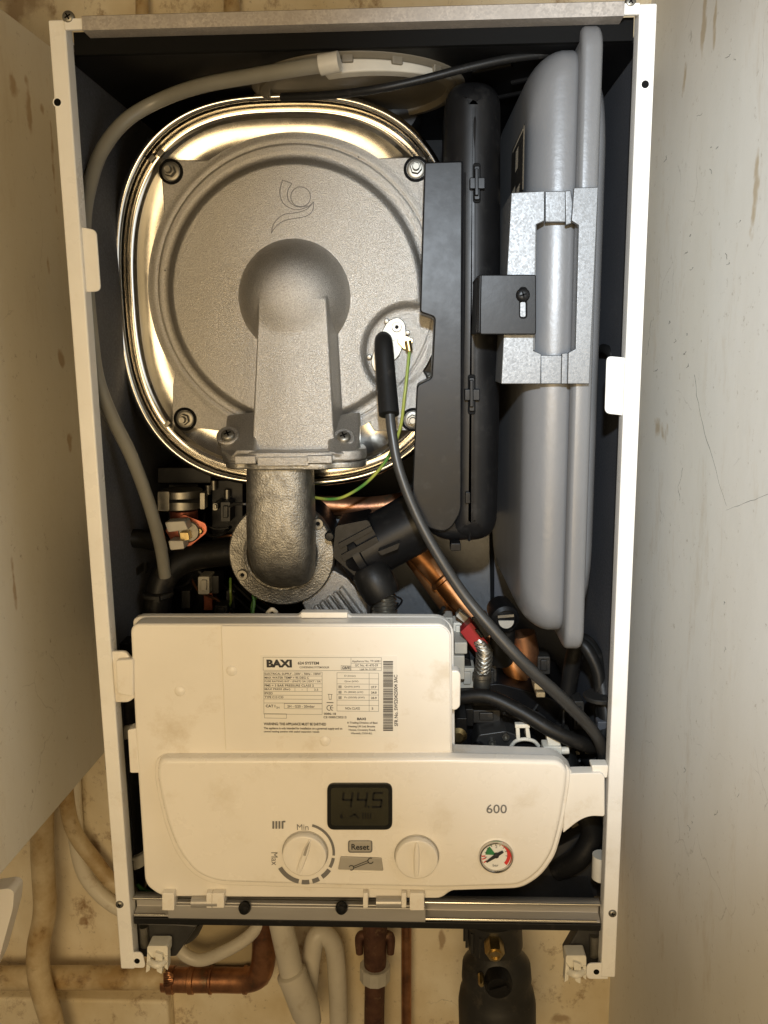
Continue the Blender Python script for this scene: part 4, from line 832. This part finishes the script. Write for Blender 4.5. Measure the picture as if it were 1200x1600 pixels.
# display
b = B(); b.prism(rect(511, 1224, 613, 1297, 12), YF-.0012, YF+.001); ds = done(b, 'display', 'lcd_glass', box, bevel=.0005)
b = B(); b.prism(rect(517, 1231, 607, 1290, 6), YF-.0015, YF-.001); done(b, 'display_window', 'lcd', box)
b = B(); yd = YF-.00165
SEG = {'4': 'bcfg', '5': 'acdfg'}
def seven(ch, x, y, w_, h_, sl=3, t=3.2):
    def p(u, v): return (x+u*w_+sl*(1-v)*1.0, y+v*h_)
    S = dict(a=((.1, 0), (.9, 0)), b=((1, .05), (1, .45)), c=((1, .55), (1, .95)), d=((.1, 1), (.9, 1)), e=((0, .55), (0, .95)), f=((0, .05), (0, .45)), g=((.1, .5), (.9, .5)))
    for k_ in SEG[ch]: line(b, *p(*S[k_][0]), *p(*S[k_][1]), yd, t)
seven('4', 534, 1239, 14, 22); seven('4', 557, 1239, 14, 22); seven('5', 581, 1239, 14, 22)
flat(b, circ(b, 576, 1261, 2, 8), yd)
for i in range(4): line(b, 567+i*4, 1271, 567+i*4, 1279, yd, 1.8)
flat(b, [(531, 1277), (533, 1270), (536, 1277), (534, 1280)], yd); line(b, 547, 1276, 556, 1272, yd, 2); line(b, 553, 1272, 560, 1278, yd, 2)
done(b, 'display_digits', 'lcd_ink', box)
# knobs
def knob(cx, cyy, r, ang, dark):
    c = P(cx, cyy, YF); R_ = m(r, YF); b = B()
    b.lathe(c, Vector((0, -1, 0)), [(R_*1.03, -.001), (R_*1.03, .0006), (R_*.99, .0008)], 60, 1, cap=(False, False))
    b.lathe(c, Vector((0, -1, 0)), [(R_*.97, -.001), (R_*.97, .0052), (R_*.955, .0060), (R_*.90, .0064), (R_*.5, .0046), (.0001, .0042)], 60)
    k = done(b, 'knob', ['knob', 'grey_btn'], box, angle=50)
    t = math.radians(ang); u = Vector((math.sin(t), 0, math.cos(t))); v = Vector((math.cos(t), 0, -math.sin(t)))
    b = B(); rings = []
    for s_ in (-.9, -.6, -.2, .2, .6, .88):
        w_ = .115 if s_ < .5 else (.09 if s_ < .8 else .05); hh = .0072 if s_ > -.8 else .0062
        p = c+u*(s_*R_); rings.append([p+v*(-w_*1.5*R_)+Vector((0, -.003, 0)), p+v*(-w_*R_*.8)+Vector((0, -hh, 0)), p+v*(w_*R_*.8)+Vector((0, -hh, 0)), p+v*(w_*1.5*R_)+Vector((0, -.003, 0))])
    b.loft(rings); done(b, 'knob_grip', 'knob', box, bevel=.0006)
    if dark:
        b = B(); b.extr([c+Vector((0, -.0076, 0))+u*(.86*R_), c+Vector((0, -.0076, 0))+u*(.1*R_)+v*(.04*R_), c+Vector((0, -.0076, 0))+u*(.1*R_)-v*(.07*R_), c+Vector((0, -.0076, 0))+u*(.5*R_)-v*(.09*R_)][::-1], Vector((0, -.0002, 0))); done(b, 'knob_pointer', 'grey_btn', box)
knob(477, 1331, 38.5, 20, True); knob(651, 1336, 37, 1, False)
b = B(); yp = YF-.0003
arc(b, 477, 1333, 42.5, 46.5, -76, 5, yp, 0, 20)
for a0, a1 in ((10, 30), (35, 55), (62, 76), (82, 97), (103, 150)): arc(b, 477, 1333, 42, 49 if a0 > 30 else 47, a0, a1, yp, 0, 8)
done(b, 'dial_marks', 'grey_ink', box, kind='stuff'); b = B()
for i in range(4): flat(b, rpoly([(425.5+i*4.8, 1283), (428.5+i*4.8, 1283), (428.5+i*4.8, 1295), (425.5+i*4.8, 1295)], 1), yp)
flat(b, rect(442, 1282.5, 446, 1285), yp)
done(b, 'radiator_symbol', 'grey_ink', box)
b = B(); text_into(b, '600', (760, 1257, 792, 1271), yp, 0, bold=.008); done(b, 'series_number', 'grey_ink', box)
b = B(); text_into(b, 'Min', (464, 1288, 482, 1297), yp, 0, .0); text_into(b, 'Max', (424, 1332, 434, 1352), yp, 0, .0, rot=-90); done(b, 'knob_lettering', 'grey_ink', box)
# buttons
b = B(); b.prism(rect(543.5, 1313, 582, 1333, 5), YF-.0004, YF+.001, 1); b.prism(rect(545.5, 1315, 580, 1331, 4), YF-.0022, YF+.001, 0); done(b, 'reset_button', ['grey_btn', 'grey_ink'], box, bevel=.0005)
b = B(); text_into(b, 'Reset', (549, 1319, 577, 1328), YF-.0024, 0, .022); done(b, 'reset_lettering', 'ink', box)
b = B(); b.prism(rpoly([(532, 1339), (596, 1341), (599, 1361), (528, 1359)], 2), YF-.0012, YF+.001); done(b, 'wrench_button', 'grey_btn', box, bevel=.0005)
b = B(); line(b, 552, 1354, 574, 1345, YF-.0014, 1.2); line(b, 554, 1356, 575, 1348, YF-.0014, 1.2); arc(b, 579, 1345, 3.5, 5, 20, 300, YF-.0014, 0, 10); arc(b, 549, 1356, 3.0, 4.4, 200, 480, YF-.0014, 0, 10); done(b, 'wrench_symbol', 'lead', box)
b = B(); b.prism(circ(b, 565, 1360, 17, 16, 10, 170), YF-.0003, YF+.001); done(b, 'button_scoop', 'plastic', box)
# pressure gauge
c = P(775, 1337, YF); R_ = m(29, YF)
b = B(); b.lathe(c, Vector((0, -1, 0)), [(R_*1.12, -.001), (R_*1.12, .0002), (R_*1.02, .0006)], 50, 1, cap=(False, False)); b.lathe(c, Vector((0, -1, 0)), [(R_, -.001), (R_, .0024), (R_*.97, .0032), (R_*.90, .0034), (R_*.86, .0026), (R_*.84, .0014)], 56, 0, cap=(False, False)); b.lathe(c, Vector((0, -1, 0)), [(R_*.86, -.001), (R_*.86, .0014), (.0001, .0015)], 50, 2)
ga = done(b, 'pressure_gauge', ['glassy', 'plastic', 'dial'], box, angle=40)
gx, gy = 775.5, 1336; yg = YF-.0017
def gm(name, mt, fn):
    b = B(); fn(b); done(b, name, mt, box)
gm('gauge_green_zone', 'green_print', lambda b: (arc(b, gx, gy, 17, 22, -125, -68, yg), flat(b, [(gx, gy)]+circ(b, gx, gy, 17, 8, -178, -128), yg)))
gm('gauge_red_zone', 'red_print', lambda b: (arc(b, gx, gy, 17, 22.5, -62, 45, yg), [line(b, gx+18*math.cos(a), gy+18*math.sin(a), gx+22*math.cos(a), gy+22*math.sin(a), yg, 1.8) for a in (2.6, 2.85, 3.05)]))
gm('gauge_marks', 'ink', lambda b: ([line(b, gx+15*math.cos(a), gy+15*math.sin(a), gx+18*math.cos(a), gy+18*math.sin(a), yg-.0001, .8) for a in [2.5+i*.43 for i in range(10)]], text_into(b, 'bar', (770, 1350, 779, 1354), yg), text_into(b, '2', (774, 1321, 777, 1325), yg)))
def needle(b):
    b.extr([P(x, y, yg-.0006) for x, y in ((785, 1329), (787, 1332), (777, 1339), (761, 1348), (759, 1346), (774, 1334))], Vector((0, -.0003, 0))); b.lathe(P(gx, gy, yg-.0002), Vector((0, -1, 0)), [(.0019, -.0005), (.0019, .0014), (.0001, .0016)], 16)
gm('gauge_needle', 'ink', needle)
# rating plate
YR = -.0010-.0003
b = B(); b.prism([(407, 1024), (620.5, 1025), (621, 1152), (407, 1150)], YR, -.0006); rp = done(b, 'rating_plate', 'sticker', box)
b = B(); yk = YR-.0001
def Z(x, y): return (390+x/4.615, 1010+y/4.615)
def T(s, x0, y0, x1, y1, bold=.012, rot=0):
    a = Z(x0, y0); c = Z(x1, y1); text_into(b, s, (a[0], a[1], c[0], c[1]), yk, 0, bold, rot=rot)
def Lz(x0, y0, x1, y1, w_=.42): a = Z(x0, y0); c = Z(x1, y1); line(b, *a, *c, yk, w_)
def frame(x0, y0, x1, y1): Lz(x0, y0, x1, y0+3); Lz(x1, y0+3, x1, y1+3); Lz(x1, y1+3, x0, y1); Lz(x0, y1, x0, y0)
T('BAXI', 122, 95, 305, 152, .055); T('624 SYSTEM', 347, 110, 500, 131, .03); T('CONDENSING SYSTEM BOILER', 360, 144, 575, 158)
frame(98, 78, 950, 172); frame(660, 138, 728, 168); T('GB/IE', 666, 144, 724, 164, .03); Lz(731, 84, 731, 175)
T('Appliance No. TF16081', 738, 99, 942, 118); T('GC No. 41-470-59', 760, 128, 925, 145); T('Lsblk No. 01/1007', 795, 158, 915, 172); Lz(731, 121, 948, 124); Lz(731, 150, 948, 153)
frame(103, 182, 523, 488)
for i, s in enumerate(('ELECTRICAL SUPPLY - 230V ~ 50Hz - 100W', 'MAX WATER TEMP = 95 DEG C', 'FUSE RATING INT - (FAST) 2A | EXT - 3A', 'PMS = 3 BAR PRESSURE CLASS 2', 'MAX PRESS (Bar)', 'IPX5D', 'TYPE C13 C33')):
    T(s, 108, 190+i*28, 108+(405, 320, 405, 355, 185, 58, 135)[i], 206+i*28, .018); Lz(103, 211+i*28, 523, 214+i*28)
T('-', 375, 312, 383, 314); T('2.5', 465, 305, 495, 319); Lz(327, 298, 327, 323); Lz(415, 298, 415, 323)
T('CAT I', 116, 420, 185, 440, .03); T('2H', 192, 434, 215, 448); frame(250, 411, 523, 448); T('2H - G20 - 20mbar', 272, 423, 470, 442); Lz(103, 408, 523, 410); frame(108, 484, 266, 516)
T('WARNING: THIS APPLIANCE MUST BE EARTHED', 102, 550, 552, 570, .03); T('This appliance is only intended for installation on a governed supply and on', 102, 583, 668, 604, .025); T('central heating systems with sealed expansion vessels', 102, 608, 503, 625, .025)
frame(630, 190, 930, 466); Lz(862, 192, 862, 468)
for i, s in enumerate(('D (l/min)', 'Qnw (kW)', 'Qn(Hi) (kW)', 'Pn (80/60) (kW)', 'Pn (50/30) (kW)')):
    T(s, 684, 206+i*39, 684+(80, 100, 110, 135, 145)[i], 222+i*39, .008); Lz(630, 231+i*39, 930, 234+i*39)
    if i > 1: T(('27.7', '24.0', '25.9')[i-2], 876, 208+i*39, 916, 224+i*39, .03); [Lz(642, 206+i*39+k_*5, 662, 206+i*39+k_*5, .6) for k_ in range(4)]
T('NOx CLASS', 690, 438, 795, 456, .008); T('5', 880, 440, 892, 456, .02); Lz(630, 424, 930, 427)
Lz(558, 405, 602, 406, 1.2); a = Z(575, 443); arc(b, a[0], a[1], 3.3, 4.4, 70, 290, yk); a = Z(600, 443); arc(b, a[0], a[1], 3.3, 4.4, 90, 270, yk); Lz(585, 443, 602, 443, .9)
Lz(565, 345, 596, 347, .7); Lz(570, 347, 574, 382, .6); Lz(592, 347, 588, 382, .6); Lz(573, 382, 589, 382, .7)
T('0086-18', 536, 478, 623, 494, .025); T('CE 0085CS0213', 533, 503, 698, 519, .02)
T('BAXI', 775, 514, 838, 532, .04); T('A Trading Division of Baxi', 702, 543, 922, 562, .025); T('Heating UK Ltd, Brooks', 712, 570, 905, 588, .025); T('House, Coventry Road,', 715, 595, 908, 613, .025); T('Warwick, CV34 4LL', 730, 620, 885, 636, .025)
yy = 106
while yy < 610:
    w_ = random.choice((2.5, 3, 5, 7)); g = random.choice((2, 2.5, 4)); a = Z(963, yy); c = Z(1034, min(yy+w_, 612)); flat(b, rect(a[0], a[1], c[0], c[1]), yk); yy += w_+g
T('SFR No. SWS20425004 3AC', 1042, 205, 1068, 575, .02, rot=90)
done(b, 'rating_print', 'ink', box)
